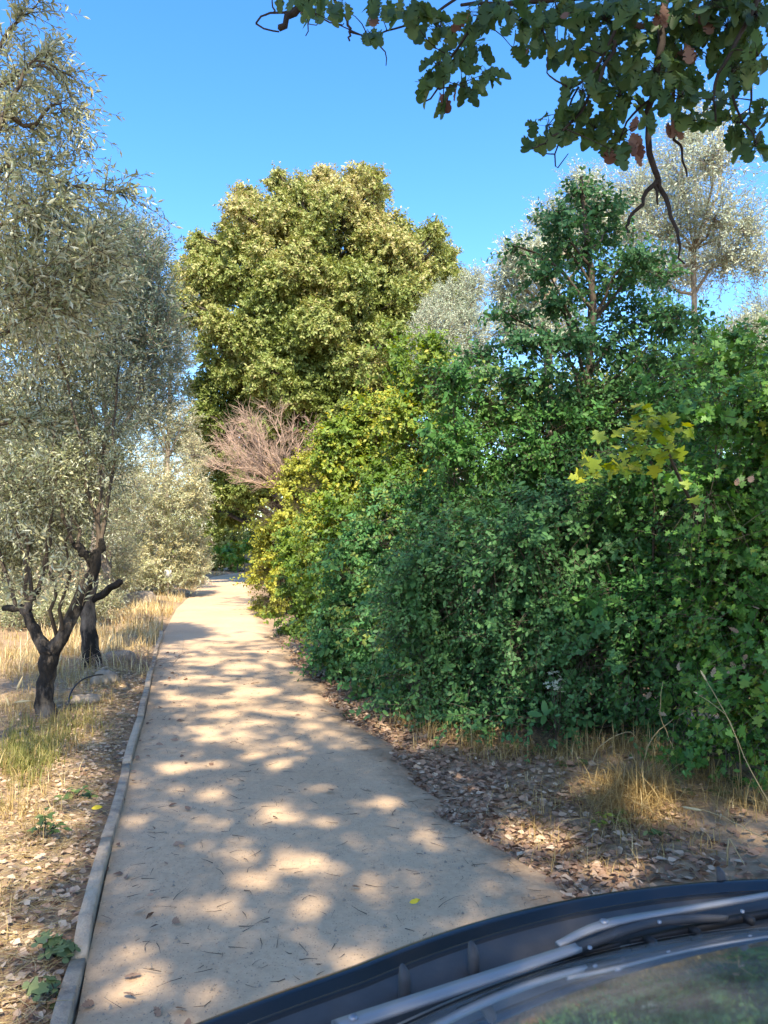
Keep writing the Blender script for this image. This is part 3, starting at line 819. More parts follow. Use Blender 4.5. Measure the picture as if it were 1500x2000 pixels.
tree('oak_sapling', 'dark green young oak rising above the hedge in front of the silver olives', 'tree', base, tk, blobs_from_px(bl, Y, .5), OAK_LO, M['sapling'], M['bark'], .085, nl=13, tw=.32, trad=.004, up=.7, upbias=.25, r0=.45, rbase=.06, rtop=.02, inner=.2, near=300, minpx=11, droop=.2)

# ------------------------------------------------------------------ the hedge: shrubs side by side
def shrub(name, label, px, Y, bl, lm, tpl, size, nl=12, tw=.3, near=0, r0=.5, k=1.0, group='shrubs of the hedge along the right side of the path', dY=.35, trad=.003, up=.6, minpx=10, upbias=.2, droop=.25, cat='shrub', sk=None):
    bs = blobs_from_px(bl, Y, dY) + (skirt(*sk) if sk else [])
    base = np.array([(px - 750) / F * Y + .25, Y + .3, 0]); base[2] = hz(base)
    t = thing(name, label, cat, base, group)
    bm, lv = MB(), Leaves(tpl)
    for c, rad, n in bs:
        n = int(n * k * 1.25)
        q = base + [U(-.3, .3), U(-.2, .3), -.05]
        mid = (q + c) / 2 + rng.normal(0, .12, 3)
        tube(bm, curve([q, mid, c], 7, .015), np.linspace(.02, .006, 7), 5)
        p, d = shell(c, rad, n, .45)
        # foliage turns to the open side and up
        d2 = d * .8 + [-.15, -.25, upbias] + rng.normal(0, .35, (n, 3))
        ks = np.exp(rng.normal(0, .28, (n, 1)))
        lt_ = np.where(rng.random(n) < .07, U(1.6, 2.6, n), U(.5, 1.4, n))
        sprigs(lv, bm, p - nrm(d2) * tw * .5, d2, tw * lt_, nl, size * ks, droop, .8, up, trad=trad, rnd=np.clip(r0 + rng.normal(0, .18) + rng.normal(0, .17, n), 0, 1), rs=.16, out=nrm(d * .8 + [-.15, -.3, .2]))
    nd = 34
    if near:
        q = lv.done().p[rng.integers(0, len(lv.p), nd)]
        d = nrm(rng.normal(0, .5, (nd, 3)) + [-.15, -.25, .7]); L = U(.3, 1.0, nd)[:, None]
        q = q - d * L * .6
        dm = MB(); thin_tubes(dm, np.stack([q, q + d * L * .35 + rng.normal(0, .03, (nd, 3)), q + d * L * .7 + rng.normal(0, .06, (nd, 3)), q + d * L + rng.normal(0, .08, (nd, 3)) - [0, 0, .1]], 1), U(.0015, .0035, nd))
        part('dead_stem', dm, M['twig'], t, kind='stuff')
    z = lv.done().p[:, 2] > hgt(lv.p[:, 0], lv.p[:, 1]) + .02
    lv.keep(z)
    ho = np.array([c for c, _, _ in bs])
    ho = ho[rng.integers(0, len(ho), 3 * len(bs) // 2)] + rng.normal(0, .4, (3 * len(bs) // 2, 3)) + [-.12, -.25, 0]
    hr = U(.06, .16, len(ho)) * max(1, Y / 9)
    kill = np.zeros(len(lv.p), bool)
    for c, r in zip(ho, hr):
        dq = (lv.p - c) * [1, .45, 1]
        kill |= ((dq * dq).sum(1) < r * r) & (lv.p[:, 2] < c[2] + r)
    lv.keep(~kill)
    part('branch', bm, M['twig'], t)
    foliage(lv, M[lm], t, near, minpx=minpx)
    return t
HG = 1.0
SK = [(500, 1196), (520, 1208), (550, 1245), (590, 1285), (640, 1335), (700, 1372), (760, 1402), (830, 1432), (900, 1457), (970, 1478), (1040, 1492), (1110, 1500), (1180, 1502), (1250, 1510), (1330, 1540), (1410, 1582), (1490, 1612), (1570, 1640)]
def skirt(x0, x1):
    out = []
    for x, y in SK:
        if x0 <= x < x1:
            g = gp(x, y); q = g[1] / 6
            for dz, bk, r, n in ((.28, .18, .34, 40), (.75, .32, .42, 50), (1.25, .5, .5, 60), (1.8, .75, .55, 60)):
                c = g + np.array([.6, .8, 0]) * bk * (.8 + .35 * q) + rng.normal(0, .1, 3) + [0, 0, dz * (1 if x > 640 else 1.15)]
                out.append((c, (r * U(.8, 1.25), r, r * U(.7, 1.1)), n))
    return out
shrub('maple_shrub', 'bright green field maple with lobed leaves at the right edge of the hedge', 1480, 5.6, [(1440, 700, 90, 60, 70), (1500, 800, 80, 80, 80), (1400, 800, 70, 60, 60), (1460, 920, 90, 70, 90), (1380, 960, 70, 60, 60), (1500, 1020, 70, 80, 80), (1400, 1080, 80, 70, 80), (1480, 1160, 80, 70, 80), (1530, 900, 60, 120, 60), (1420, 1230, 80, 60, 60), (1490, 1310, 70, 60, 50), (1600, 1000, 90, 300, 120)], 'maple', MAPLE, .066, nl=10, tw=.32, near=300, r0=.45, sk=(1360, 1700))
shrub('elm_shrub', 'leafy mid green shrub of the hedge directly below the yellowing maple branch', 1260, 6.4, [(1270, 900, 80, 60, 80), (1200, 960, 80, 60, 90), (1310, 1000, 80, 70, 90), (1230, 1060, 80, 70, 100), (1310, 1130, 70, 70, 90), (1220, 1170, 80, 60, 90), (1300, 1250, 80, 60, 80), (1200, 1270, 60, 60, 70), (1340, 1340, 70, 50, 50), (1300, 780, 70, 60, 70), (1360, 880, 50, 60, 50)], 'elm', OVAL, .055, nl=14, tw=.32, near=300, r0=.55, sk=(1200, 1360))
shrub('bramble_thicket', 'dark blue green bramble thicket low in the middle of the hedge', 1080, 6.7, [(1090, 1010, 80, 60, 100), (1010, 1060, 80, 60, 100), (1110, 1100, 80, 60, 110), (1030, 1160, 80, 70, 110), (1120, 1210, 80, 60, 110), (1050, 1270, 80, 60, 100), (1130, 1330, 80, 60, 90), (1060, 1370, 60, 50, 70), (960, 1120, 70, 60, 80), (1150, 1420, 60, 40, 46), (1210, 1400, 60, 50, 46), (1060, 1430, 50, 30, 30), (1270, 1420, 60, 40, 40)], 'bramble', OVAL, .06, nl=14, tw=.34, near=300, r0=.45, sk=(960, 1200))
shrub('bramble_thicket', 'bluish bramble mass of the hedge beside the leaf strewn verge', 880, 7.6, [(900, 1040, 70, 60, 100), (830, 1100, 80, 60, 120), (910, 1140, 80, 60, 120), (850, 1200, 80, 60, 120), (930, 1240, 80, 60, 120), (860, 1290, 70, 60, 100), (950, 1330, 80, 60, 100), (880, 1370, 60, 45, 70), (960, 1400, 60, 40, 60), (790, 1180, 60, 60, 80), (800, 1260, 50, 60, 70), (800, 1330, 50, 50, 60)], 'bramble', OVAL, .06, nl=14, tw=.32, near=300, r0=.6, sk=(750, 960))
shrub('elm_shrub', 'deep green shrub high in the hedge under the left arm of the sapling', 960, 8.4, [(930, 800, 70, 50, 120), (1000, 800, 80, 50, 120), (890, 870, 70, 60, 130), (970, 890, 80, 60, 140), (1060, 860, 80, 60, 130), (920, 960, 80, 60, 140), (1010, 970, 80, 60, 140), (1080, 940, 70, 60, 110), (850, 980, 60, 60, 100), (1130, 830, 70, 60, 110), (880, 740, 40, 40, 50)], 'elm', OVAL, .062, nl=13, tw=.34, near=300, r0=.5)
shrub('elm_shrub', 'shaded green shrub behind the crown of the yellowing maple branch', 1250, 8.6, [(1200, 800, 80, 60, 120), (1290, 760, 80, 60, 120), (1370, 720, 80, 50, 110), (1450, 700, 80, 60, 110), (1260, 860, 80, 60, 120), (1140, 780, 60, 50, 90), (1350, 820, 80, 70, 120), (1450, 820, 80, 70, 110), (1530, 760, 80, 90, 120)], 'bramble', OVAL, .065, nl=13, tw=.36, r0=.6)
shrub('hedge_shrub', 'tall light green pointed shrub where the hedge turns sunny', 820, 11.0, [(845, 690, 32, 45, 90), (830, 760, 45, 50, 130), (790, 820, 55, 50, 150), (860, 840, 50, 50, 130), (800, 900, 60, 50, 170), (760, 960, 60, 60, 180), (840, 960, 60, 60, 150), (780, 700, 22, 50, 50), (890, 790, 40, 40, 80), (850, 730, 30, 50, 80)], 'sunny', DIAMW, .075, nl=14, tw=.34, r0=.35)
shrub('hedge_shrub', 'dark lower shrub of the hedge just beyond the bluish brambles', 730, 10.2, [(720, 1080, 60, 60, 180), (780, 1060, 60, 60, 160), (690, 1140, 55, 60, 170), (750, 1160, 60, 60, 180), (680, 1210, 50, 50, 140), (740, 1240, 60, 50, 150), (690, 1280, 45, 40, 100), (760, 1310, 50, 40, 100), (640, 1250, 30, 50, 80)], 'bramble', DIAMW, .08, nl=14, tw=.32, r0=.7, sk=(630, 750))
shrub('hedge_shrub', 'sunlit yellow green shrub in front of the leafless bush', 680, 13.5, [(680, 850, 50, 45, 190), (730, 810, 45, 40, 160), (640, 880, 35, 45, 130), (700, 910, 55, 50, 210), (640, 950, 45, 50, 170), (690, 990, 55, 50, 200), (630, 1030, 45, 50, 170), (690, 1060, 50, 50, 180), (740, 880, 40, 50, 130), (760, 790, 25, 40, 70)], 'sunny', DIAMW, .085, nl=14, tw=.34, r0=.6)
shrub('hedge_shrub', 'half shaded green shrub at the foot of the hedge where the path narrows', 600, 14.5, [(620, 1090, 40, 50, 170), (590, 1130, 40, 50, 170), (640, 1150, 45, 50, 180), (590, 1190, 35, 40, 130), (630, 1210, 40, 40, 140), (570, 1080, 30, 50, 120), (570, 1220, 25, 25, 60), (560, 1160, 22, 40, 80)], 'sunny', DIAMW, .085, nl=14, tw=.3, r0=.15, sk=(545, 630))
shrub('hedge_shrub', 'golden yellow shrub at the far corner of the hedge', 545, 18.5, [(550, 1000, 40, 40, 240), (580, 940, 35, 40, 200), (540, 1060, 35, 40, 230), (525, 1120, 26, 36, 170), (560, 1090, 35, 40, 190), (590, 1020, 35, 50, 190), (600, 910, 28, 30, 120), (520, 1010, 20, 30, 90), (525, 1165, 22, 26, 90), (555, 1160, 25, 30, 100)], 'golden', DIAMW, .095, nl=14, tw=.34, r0=.5, dY=.6, sk=(490, 545))

shrub('hedge_shrub', 'dense dark shrub filling the back of the hedge behind the brambles', 1000, 10.3, [(900, 1000, 110, 90, 200), (1050, 960, 110, 90, 200), (960, 1130, 110, 90, 200), (1110, 1110, 110, 90, 200), (1000, 1260, 110, 70, 160), (840, 1160, 90, 90, 140), (1130, 850, 90, 70, 130)], 'bramble', DIAMW, .11, nl=12, tw=.4, r0=.4)
shrub('hedge_shrub', 'dense dark shrub filling the back of the hedge behind the bright maple', 1380, 8.8, [(1230, 1000, 120, 100, 200), (1380, 980, 120, 100, 200), (1520, 1000, 120, 120, 200), (1280, 1160, 120, 100, 200), (1430, 1170, 120, 100, 200), (1560, 1180, 110, 120, 160), (1340, 1310, 120, 80, 160), (1480, 1330, 120, 80, 160), (1220, 1290, 90, 80, 140)], 'bramble', DIAMW, .11, nl=12, tw=.4, r0=.4)
# yellowing maple branch that leans out of the hedge
Y = 5.2
base = gp(1360, 1540); base = np.array([2.9, 6.5, 0.1])
t = thing('maple_sapling', 'thin leaning maple sapling with large yellow green leaves', 'sapling', base)
bm, lv = MB(), Leaves(MAPLE)
st = curve([base, at(1390, 1120, Y + 1.0), at(1335, 950, Y - .2), at(1290, 860, Y - .45), at(1265, 800, Y - .5)], 16, .008)
tube(bm, st, np.linspace(.018, .005, 16), 6)
for (x, y, n) in [(1265, 800, 12), (1250, 840, 10), (1300, 830, 12), (1235, 870, 8), (1320, 860, 8), (1280, 880, 8), (1200, 900, 8), (1160, 905, 8), (1130, 910, 7), (1235, 900, 7), (1330, 930, 5)]:
    q = at(x, y, Y - .5 + U(-.1, .1))
    j = int(np.argmin(np.linalg.norm(st - q - [0, 0, -.1], axis=1)))
    thin_tubes(bm, curve([st[j], (st[j] + q) / 2 + [0, 0, .02], q], 4)[None], np.array([.004]))
    p = q + rng.normal(0, .05, (n, 3))
    lv.add(p, nrm(rng.normal(0, .6, (n, 3)) + [0, -.4, -.3]), nrm(rng.normal(0, .3, (n, 3)) + [-.2, -.5, .8]), U(.07, .115, n), np.clip(rng.normal(.5, .22, n), 0, 1))
part('stem', bm, M['bark'], t)
foliage(lv, M['yellow_maple'], t, 200)

# withered leaves caught on the hedge front
ld = Leaves(OAK)
for x, y, k in [(1432, 1228, 1), (1340, 1292, 1), (932, 1145, 2), (1375, 1278, 1), (1410, 1300, 2), (1450, 1298, 3), (1490, 1300, 2), (1470, 1180, 1), (1150, 1345, 1), (1265, 1370, 1), (1250, 1440, 2), (1440, 930, 1), (1470, 935, 1), (1300, 1405, 1)]:
    q = gp(x, np.interp(x, [a for a, _ in SK], [b_ for _, b_ in SK]))
    for _ in range(k):
        ld.add(at(x + U(-16, 16), y + U(-10, 10), q[1] + .12), nrm(rng.normal(0, .6, 3) + [0, 0, -.5]), nrm(rng.normal(0, .4, 3) + [-.2, -1, .3]), U(.05, .08), U(.5, 1))
ld.done(); hs = [o for o in S.objects if o.get('label', '').startswith('bright green field maple')][0]
leaf_objects(ld, np.ones(len(ld.p), bool), M['litter'], hs, 'leaf', 'withered brown leaf')
# leafless bush
Y = 19.5
base = np.array([at(565, 1060, Y)[0], Y, 0])
t = thing('dead_bush', 'leafless pinkish grey bush with spreading bare twigs above the golden shrub', 'bush', base)
mb, bm = MB(), MB()
P = curve([base, at(565, 1000, Y), at(558, 950, Y)], 8, .02)
tube(mb, P, np.linspace(.12, .08, 8), 7); part('trunk', mb, M['twig_pale'], t)
ends = []
for i in range(40):
    a = U(-1.55, 1.35); r = U(.7, 1.05)
    e = at(530 + math.sin(a) * 115 * r, 925 - math.cos(a) * 125 * r, Y + U(-1.3, 1.3))
    q = curve([P[-1 - rng.integers(0, 3)], P[-1] * .45 + e * .55 + rng.normal(0, .1, 3) + [0, 0, -.05], e], 8, .075)
    tube(bm, q, np.linspace(.024, .005, 8), 4)
    n = 60
    j = rng.integers(2, 8, n)
    dd = nrm(q[np.minimum(j, 7)] - q[np.maximum(j - 1, 0)]) + rng.normal(0, .55, (n, 3)) + [0, 0, .15]
    L = U(.15, .5, n)[:, None]
    s_ = q[j]; d = nrm(dd)
    pp = np.stack([s_, s_ + d * L * .5 + rng.normal(0, .03, (n, 3)), s_ + d * L + rng.normal(0, .06, (n, 3))], 1)
    thin_tubes(bm, pp, np.full(n, .0055))
part('branch', bm, M['twig_pale'], t)

# ------------------------------------------------------------------ far end of the path
tree('leafy_shrub', 'light green fan leaved shrub lit at the dark far end of the path', 'shrub', [at(460, 1100, 40)[0], 40, 0], [at(465, 1118, 40), at(463, 1095, 40), at(460, 1085, 40)], blobs_from_px([(440, 1075, 16, 8, 14), (475, 1070, 16, 9, 16), (460, 1085, 24, 10, 22), (490, 1060, 12, 8, 10)], 40, .3), TRI, M['maple'], M['twig'], .32, nl=10, tw=.6, trad=.01, up=1.0, rbase=.04, rtop=.02, r0=.8)
mb = MB(); p0 = at(484, 1118, 41.5); box(mb, p0 + [0, 0, .45], (.34, .34, 1.1), .2, bev=.04); box(mb, p0 + [0, 0, 1.04], (.44, .44, .08), .2, bev=.02)
solo('gate_pillar', mb, M['stone'], 'pale squat stone pillar at the far end of the path under the trees', 'pillar', p0)
b = gp(328, 1170); Y = b[1]
t = thing('marker_post', 'short post with a small whitish board in the sunlit far grass', 'post', b)
mb = MB(); tube(mb, [b, b + [0, 0, .5], b + [0, 0, .85]], .03, 6); part('post', mb, M['bark_pale'], t)
mb = MB(); box(mb, b + [0, -.05, .78], (.22, .02, .26), .1); part('board', mb, M['white'], t)
# trees beyond, closing the horizon
far = [(415, 46, 'dark evergreen tree deep behind the far end of the path', 'holm', [(420, 1060, 40, 40, 200), (470, 1050, 40, 50, 240), (400, 1000, 40, 50, 200), (450, 980, 50, 60, 260), (500, 1080, 40, 40, 160), (440, 1095, 30, 22, 80), (385, 1085, 26, 26, 80)]),
       (150, 48, 'far olive beyond the field at the left, lowest in the gap between trunks', 'olive', [(120, 1040, 70, 40, 300), (200, 1030, 60, 40, 260), (280, 1030, 50, 40, 220), (30, 1030, 80, 40, 260), (160, 990, 80, 40, 260), (330, 1050, 50, 36, 160)]),
       (700, 42, 'broad dark tree hidden behind the middle of the hedge', 'holm', [(700, 880, 90, 80, 300), (820, 850, 80, 90, 300), (620, 980, 80, 70, 260), (800, 980, 100, 80, 260)]),
       (1200, 30, 'dark tree behind the hedge below the silver olives', 'holm', [(1000, 800, 90, 60, 200), (1150, 790, 100, 70, 220), (1300, 780, 100, 70, 220), (1450, 790, 100, 80, 220), (1100, 930, 120, 90, 240), (1350, 930, 120, 90, 240)])]
for px, Y, lab, lm, bl in far:
    base = np.array([(px - 750) / F * Y, Y, 0])
    tree('background_tree', lab, 'tree', base, [base, base + [0, .1, 1.5], base + [.2, .1, 3.5]], blobs_from_px(bl, Y, 1.2), DIAM, M[lm], M['bark'], .26, nl=13, tw=.7, trad=0, rbase=.3, rtop=.12, group='trees beyond the path', r0=.35)
mb = MB(); lv = Leaves(DIAM)
n = 5200
xx = U(-70, 60, n); yy = 62 + rng.normal(0, 4, n) - .004 * xx ** 2
zz = U(0, 1, n) * (5.2 + 1.3 * np.sin(xx * .31) + .8 * np.sin(xx * .83))
p = np.stack([xx, yy, zz], 1)
sprigs(lv, None, p, rng.normal(0, .6, (n, 3)) + [0, -.2, .5], 1.1, 8, .55, .2, .8, .5, r0=.5)
wood = part('far_woodland', lv.into(mb), M['holm'], kind='stuff')
wood['label'] = 'low dark green woodland along the horizon beyond the field'

# ------------------------------------------------------------------ the oak overhead: trunk behind on the right, limbs over the path, unseen crown shaped for its shade
tb = np.array([5.6, -2.2, 0]); tb[2] = hz(tb)
oak = thing('oak_tree', 'large oak whose lobed leaves and bare twigs hang in at the top right', 'tree', tb)
mb = MB()
TK = curve([tb, tb + [-.1, 0, 1.6], tb + [-.5, .2, 3.4], tb + [-1.0, .3, 5.5]], 14, .02)
tube(mb, TK, np.linspace(.36, .2, 14) * np.concatenate([[1.4, 1.15], np.ones(12)]), 12, gnarl=.05)
part('trunk', mb, M['bark'], oak, smooth=True)
SPOTS = [(500, 1355, 60, 13), (440, 1372, 60, 7), (530, 1392, 42, 7), (440, 1402, 50, 7), (612, 1366, 55, 8), (352, 1500, 46, 17), (420, 1500, 32, 11), (500, 1482, 28, 13), (545, 1500, 34, 17), (592, 1492, 28, 8), (575, 1457, 24, 6), (355, 1540, 22, 8), (420, 1552, 30, 14), (530, 1590, 46, 24), (575, 1602, 24, 20), (630, 1546, 22, 11), (650, 1612, 40, 16), (752, 1572, 44, 30), (700, 1645, 36, 15), (832, 1640, 26, 10), (280, 1605, 75, 18), (225, 1655, 40, 22), (397, 1662, 28, 15), (475, 1668, 52, 12), (505, 1725, 78, 30), (585, 1690, 48, 24), (440, 1772, 40, 26), (735, 1715, 32, 24), (655, 1690, 34, 12), (413, 1836, 50, 24), (378, 1772, 28, 14), (612, 1790, 24, 36), (290, 1930, 50, 40), (270, 1860, 44, 22), (1020, 1632, 50, 32), (905, 1520, 38, 10), (925, 1546, 30, 8), (1190, 1700, 90, 18), (1040, 1700, 50, 10), (720, 1820, 40, 22), (380, 1960, 70, 26), (680, 1340, 40, 5), (700, 1350, 40, 4), (1150, 1560, 40, 16), (1260, 1600, 40, 26), (1100, 1640, 40, 14),
         (420, 1262, 70, 4), (520, 1275, 60, 4), (400, 1290, 60, 4), (480, 1305, 60, 5), (380, 1325, 40, 5), (455, 1250, 90, 4), (560, 1300, 40, 4), (430, 1340, 50, 4), (340, 1335, 30, 6), (345, 1410, 40, 8), (350, 1380, 40, 6)]
SP = []
for cx, cy, rx, ry in SPOTS:
    g = gp(cx, cy); a = gp(cx, cy - ry)[1] - gp(cx, cy + ry)[1]
    q = 1.1 if cx > 890 else .74 if cy > 1560 else .9
    SP.append((g[0], g[1], q * rx * g[1] / F, q * abs(a) / 2))
SP = np.array(SP)  # sun patches on the ground that the unseen crown is shaped to leave open
def in_spot(gxy, k=1.0, grow=.0):
    d = ((gxy[:, None, 0] - SP[None, :, 0]) / (SP[None, :, 2] * k + grow)) ** 2 + ((gxy[:, None, 1] - SP[None, :, 1]) / (SP[None, :, 3] * k + grow)) ** 2
    return (d < 1).any(1)
def to_ground(P):
    return (P - TOSUN[None] * (P[:, 2:3] / TOSUN[2]))[:, :2]
lv = Leaves(OAK_LO); bm = MB()  # unseen crown leaves, set along sun rays to shade path and hedge
n = 7500
ty = np.where(rng.random(n) < .36, U(1.0, 6.5, n), U(1.0, 15.0, n))
lx = np.interp(ty, LE[:-1, 1], LE[:-1, 0])
tx = lx + U(-.9, 6.6, n)
g = np.stack([tx, ty], 1)
keep = (tx > lx - .1) | ((U(0, 1, n) < .2) & (ty < 6.5) & (tx > lx - .4))
keep &= (U(0, 1, n) < np.interp(ty, [1, 9, 11.5, 14, 15], [1, 1, .75, .4, .15]))
keep &= (U(0, 1, n) < np.interp(tx - lx, [-1, 0, 2.4, 3.2, 6.6], [.5, 1, 1, .85, .6]))
keep &= ~((tx - lx > 2.6) & (tx - lx < 4.6) & (ty > 10.2))
keep &= ~in_spot(g, .8)
g = g[keep]; n = len(g)
zlo = np.interp(g[:, 1], [1, 8, 15], [5.0, 6.5, 9.0])
z = zlo + U(0, 1, n) ** 1.3 * 4.0
C = np.concatenate([g, np.zeros((n, 1))], 1) + TOSUN[None] * (z / TOSUN[2])[:, None]
hp = np.stack([U(-.6, 1.9, 200), U(2.4, 3.2, 200), U(2.9, 4.3, 200)], 1) + TOSUN[None] * U(2.6, 6.5, 200)[:, None]  # extra unseen clusters, added to keep sun off the hanging leaves
C = np.concatenate([C, hp])
C = C[~cone_in(C, 90) & (np.linalg.norm(C - [0, 0, 1.75], axis=1) > 2.5)]
dd = nrm(C - (TK[-1] - [0, 0, 2])) + rng.normal(0, .5, (len(C), 3))
sprigs(lv, bm, C - nrm(dd) * .2, dd, U(.3, .5, len(C)), 11, .125, .2, .8, .9, trad=.005, r0=.5, rs=.2, out=np.repeat((TOSUN * 1.6)[None], len(C), 0))
lv.done()
lv.keep(~cone_in(lv.p, 60) & ~in_spot(to_ground(lv.p), .92))  # gaps cut in the crown so sun reaches the patches
# limbs through the crown
lo = C[rng.choice(len(C), 46, replace=False)]
for q in lo:
    j = rng.integers(7, 14)
    P = curve([TK[j], (TK[j] + q) / 2 + [0, 0, .5] + rng.normal(0, .25, 3), q], 10, .03)
    if cone_in(P, 60).any():
        continue
    tube(bm, P, np.linspace(.075, .012, 10), 5)
part('crown', lv.into(MB()), M['oak'], oak, kind='stuff')

# the twigs that hang into the picture
Y = 3.0
twg = MB(); ends = []
def hang(pts, r0, r1, n=14, yy=None, wob=.004):
    yy = yy or Y
    P = curve([at(x, y, yy + (e[0] if e else 0)) for x, y, *e in pts], n, wob)
    tube(twg, P, np.linspace(r0, r1, n), 6)
    ends.append(P)
    return P
hang([(720, -160), (640, -40), (590, 5), (545, 55)], .02, .013)
hang([(598, 0), (560, 22), (525, 28), (498, 46), (545, 62)], .006, .003)
hang([(535, 25), (530, 0), (545, -30)], .004, .002, 8)
hang([(600, 5), (610, 30), (597, 70)], .004, .002, 8)
hang([(640, -20), (665, 20), (683, 55), (683, 80)], .008, .004)
hang([(600, 20), (640, 42), (672, 45)], .004, .002, 8)
hang([(683, 62), (710, 72), (750, 95), (754, 128)], .004, .002, 8)
hang([(1000, -80), (940, 20), (890, 100), (845, 190), (820, 190)], .008, .002, yy=2.8)
hang([(960, -60), (860, 20), (760, 60), (720, 75)], .007, .002, yy=2.9)
hang([(1310, -120), (1295, 60), (1275, 170), (1266, 260), (1286, 350)], .015, .010, yy=2.7)
hang([(1284, 352), (1248, 400), (1224, 440)], .009, .005, 9, yy=2.7, wob=.006)
hang([(1286, 350), (1302, 390), (1318, 440), (1322, 480), (1337, 515)], .010, .003, 10, yy=2.7, wob=.006)
hang([(1279, 365), (1285, 400)], .006, .003, 5, yy=2.7)
hang([(1224, 440), (1228, 455)], .005, .002, 5, yy=2.7)
hang([(1240, -80), (1190, 90), (1120, 170), (1068, 142)], .008, .002, yy=2.6)
hang([(1200, 80), (1150, 200), (1080, 270), (1040, 290)], .008, .002, yy=2.6)
hang([(1320, -80), (1316, 130), (1312, 250), (1330, 290), (1342, 345)], .010, .003, yy=2.9, wob=.006)
hang([(1520, -100), (1450, 60), (1400, 160), (1398, 240)], .010, .003, yy=2.6)
hang([(1500, -40), (1455, 95), (1470, 140), (1466, 230)], .008, .003, yy=2.8)
hang([(1466, 125), (1490, 120), (1520, 115)], .004, .002, 6, yy=2.8)
hang([(1420, 160), (1450, 230), (1480, 280)], .006, .002, yy=2.7)
hang([(1280, 180), (1230, 230), (1210, 280)], .006, .002, 8, yy=2.7)
hang([(1130, 170), (1100, 250), (1085, 330), (1110, 300)], .004, .0015, 9, yy=2.7)
hang([(1560, -60), (1300, -20), (1100, 0), (900, 10)], .02, .006, yy=2.9)
lo_, ld_ = Leaves(OAK), Leaves(OAK)
MASS = [(740, 20, 30, 25, 9), (725, 70, 18, 14, 5), (800, 30, 40, 26, 12), (860, 55, 45, 30, 14), (880, 120, 34, 30, 10), (855, 130, 26, 22, 7), (840, 170, 20, 22, 7), (860, 210, 12, 14, 3), (925, 95, 28, 26, 8), (945, 145, 26, 20, 7), (905, 170, 26, 16, 5), (940, 30, 44, 30, 14), (1015, 40, 40, 40, 16), (1010, 105, 20, 14, 4), (1060, 60, 36, 36, 12), (1100, 30, 50, 36, 16), (1120, 90, 24, 26, 6), (1090, 110, 14, 14, 3),
        (1180, 40, 50, 50, 22), (1180, 120, 44, 40, 18), (1140, 180, 40, 30, 14), (1210, 190, 50, 44, 20), (1110, 240, 46, 30, 16), (1070, 245, 30, 24, 9), (1050, 285, 22, 12, 4), (1160, 250, 44, 26, 14), (1200, 280, 30, 26, 9), (1210, 300, 16, 16, 4), (1270, 60, 60, 60, 30), (1280, 140, 56, 40, 22), (1340, 40, 60, 50, 30), (1350, 120, 60, 50, 30), (1330, 190, 50, 34, 16), (1420, 50, 60, 60, 34), (1430, 140, 36, 40, 14), (1475, 30, 40, 60, 24), (1480, 110, 26, 40, 6), (1400, 200, 40, 20, 9), (1440, 240, 40, 26, 11), (1475, 285, 30, 20, 8), (1490, 215, 20, 26, 6), (1270, 240, 16, 12, 3), (1350, 235, 40, 20, 9), (615, 20, 30, 22, 7), (570, 0, 40, 10, 4), (660, 10, 25, 15, 4), (985, 15, 40, 20, 10), (1240, 10, 60, 20, 14), (1390, 0, 70, 25, 20)]
AP = np.concatenate(ends)
for (cx, cy, rx, ry, n) in MASS:
    yy = 2.75 + U(-.25, .25)
    n = int(n * 1.5)
    c = at(cx, cy, yy)
    j = int(np.argmin(np.linalg.norm(AP - c, axis=1)))
    if np.linalg.norm(AP[j] - c) > .04:
        thin_tubes(twg, curve([AP[j], (AP[j] + c) / 2 + rng.normal(0, .015, 3), c], 6)[None], np.array([.003]))
    a = U(0, 6.28, n); r = np.sqrt(U(0, 1, n))
    tip = np.array([at(cx + rx * math.cos(q) * k, cy + ry * math.sin(q) * k, yy + U(-.12, .12)) for q, k in zip(a, r)])
    out = nrm(tip - c + rng.normal(0, .03, (n, 3)) + [0, 0, -.05])
    s_ = U(.062, .105, n)
    st = tip - out * s_[:, None] * .5
    lv_n = nrm(rng.normal(0, .5, (n, 3)) + [0, -.75, .45])
    dry = (rng.random(n) < .02)
    lo_.add(st[~dry], out[~dry], lv_n[~dry], s_[~dry], np.clip(rng.normal(.45, .22, (~dry).sum()), 0, 1))
    ld_.add(st[dry], out[dry], lv_n[dry], s_[dry], U(0, 1, dry.sum()))
    thin_tubes(twg, np.stack([np.repeat(c[None], n, 0), (c + st) / 2 + rng.normal(0, .008, (n, 3)), st], 1), np.full(n, .0016))
for (cx, cy, n) in [(1240, 270, 4), (1232, 290, 3), (1312, 240, 4), (1290, 20, 5), (1235, 235, 2), (1340, 90, 2)]:
    p = np.array([at(cx + U(-10, 10), cy + U(-16, 10), 2.6) for _ in range(n)])
    ld_.add(p, nrm(rng.normal(0, .3, (n, 3)) + [0, 0, -.9]), nrm(rng.normal(0, .5, (n, 3)) + [0, -1, .1]), U(.05, .075, n), U(0, 1, n))
part('twig', twg, M['bark_dark'], oak)
ld_.done(); lo_.done()
lc_ = Leaves(OAK_CURL); hm = rng.random(len(lo_.p)) < .45
for a in 'pdnsr':
    setattr(lc_, a, getattr(lo_, a)[hm])
lo_.keep(~hm)
leaf_objects(ld_, np.ones(len(ld_.p), bool), M['oak_dry'], oak, 'leaf', 'dry rust brown leaf')
nk = (300 - len(ld_.p)) // 2
foliage(lo_, M['oak_hang'], oak, nk, mass='leaves')
foliage(lc_, M['oak_hang'], oak, nk, mass='leaves')

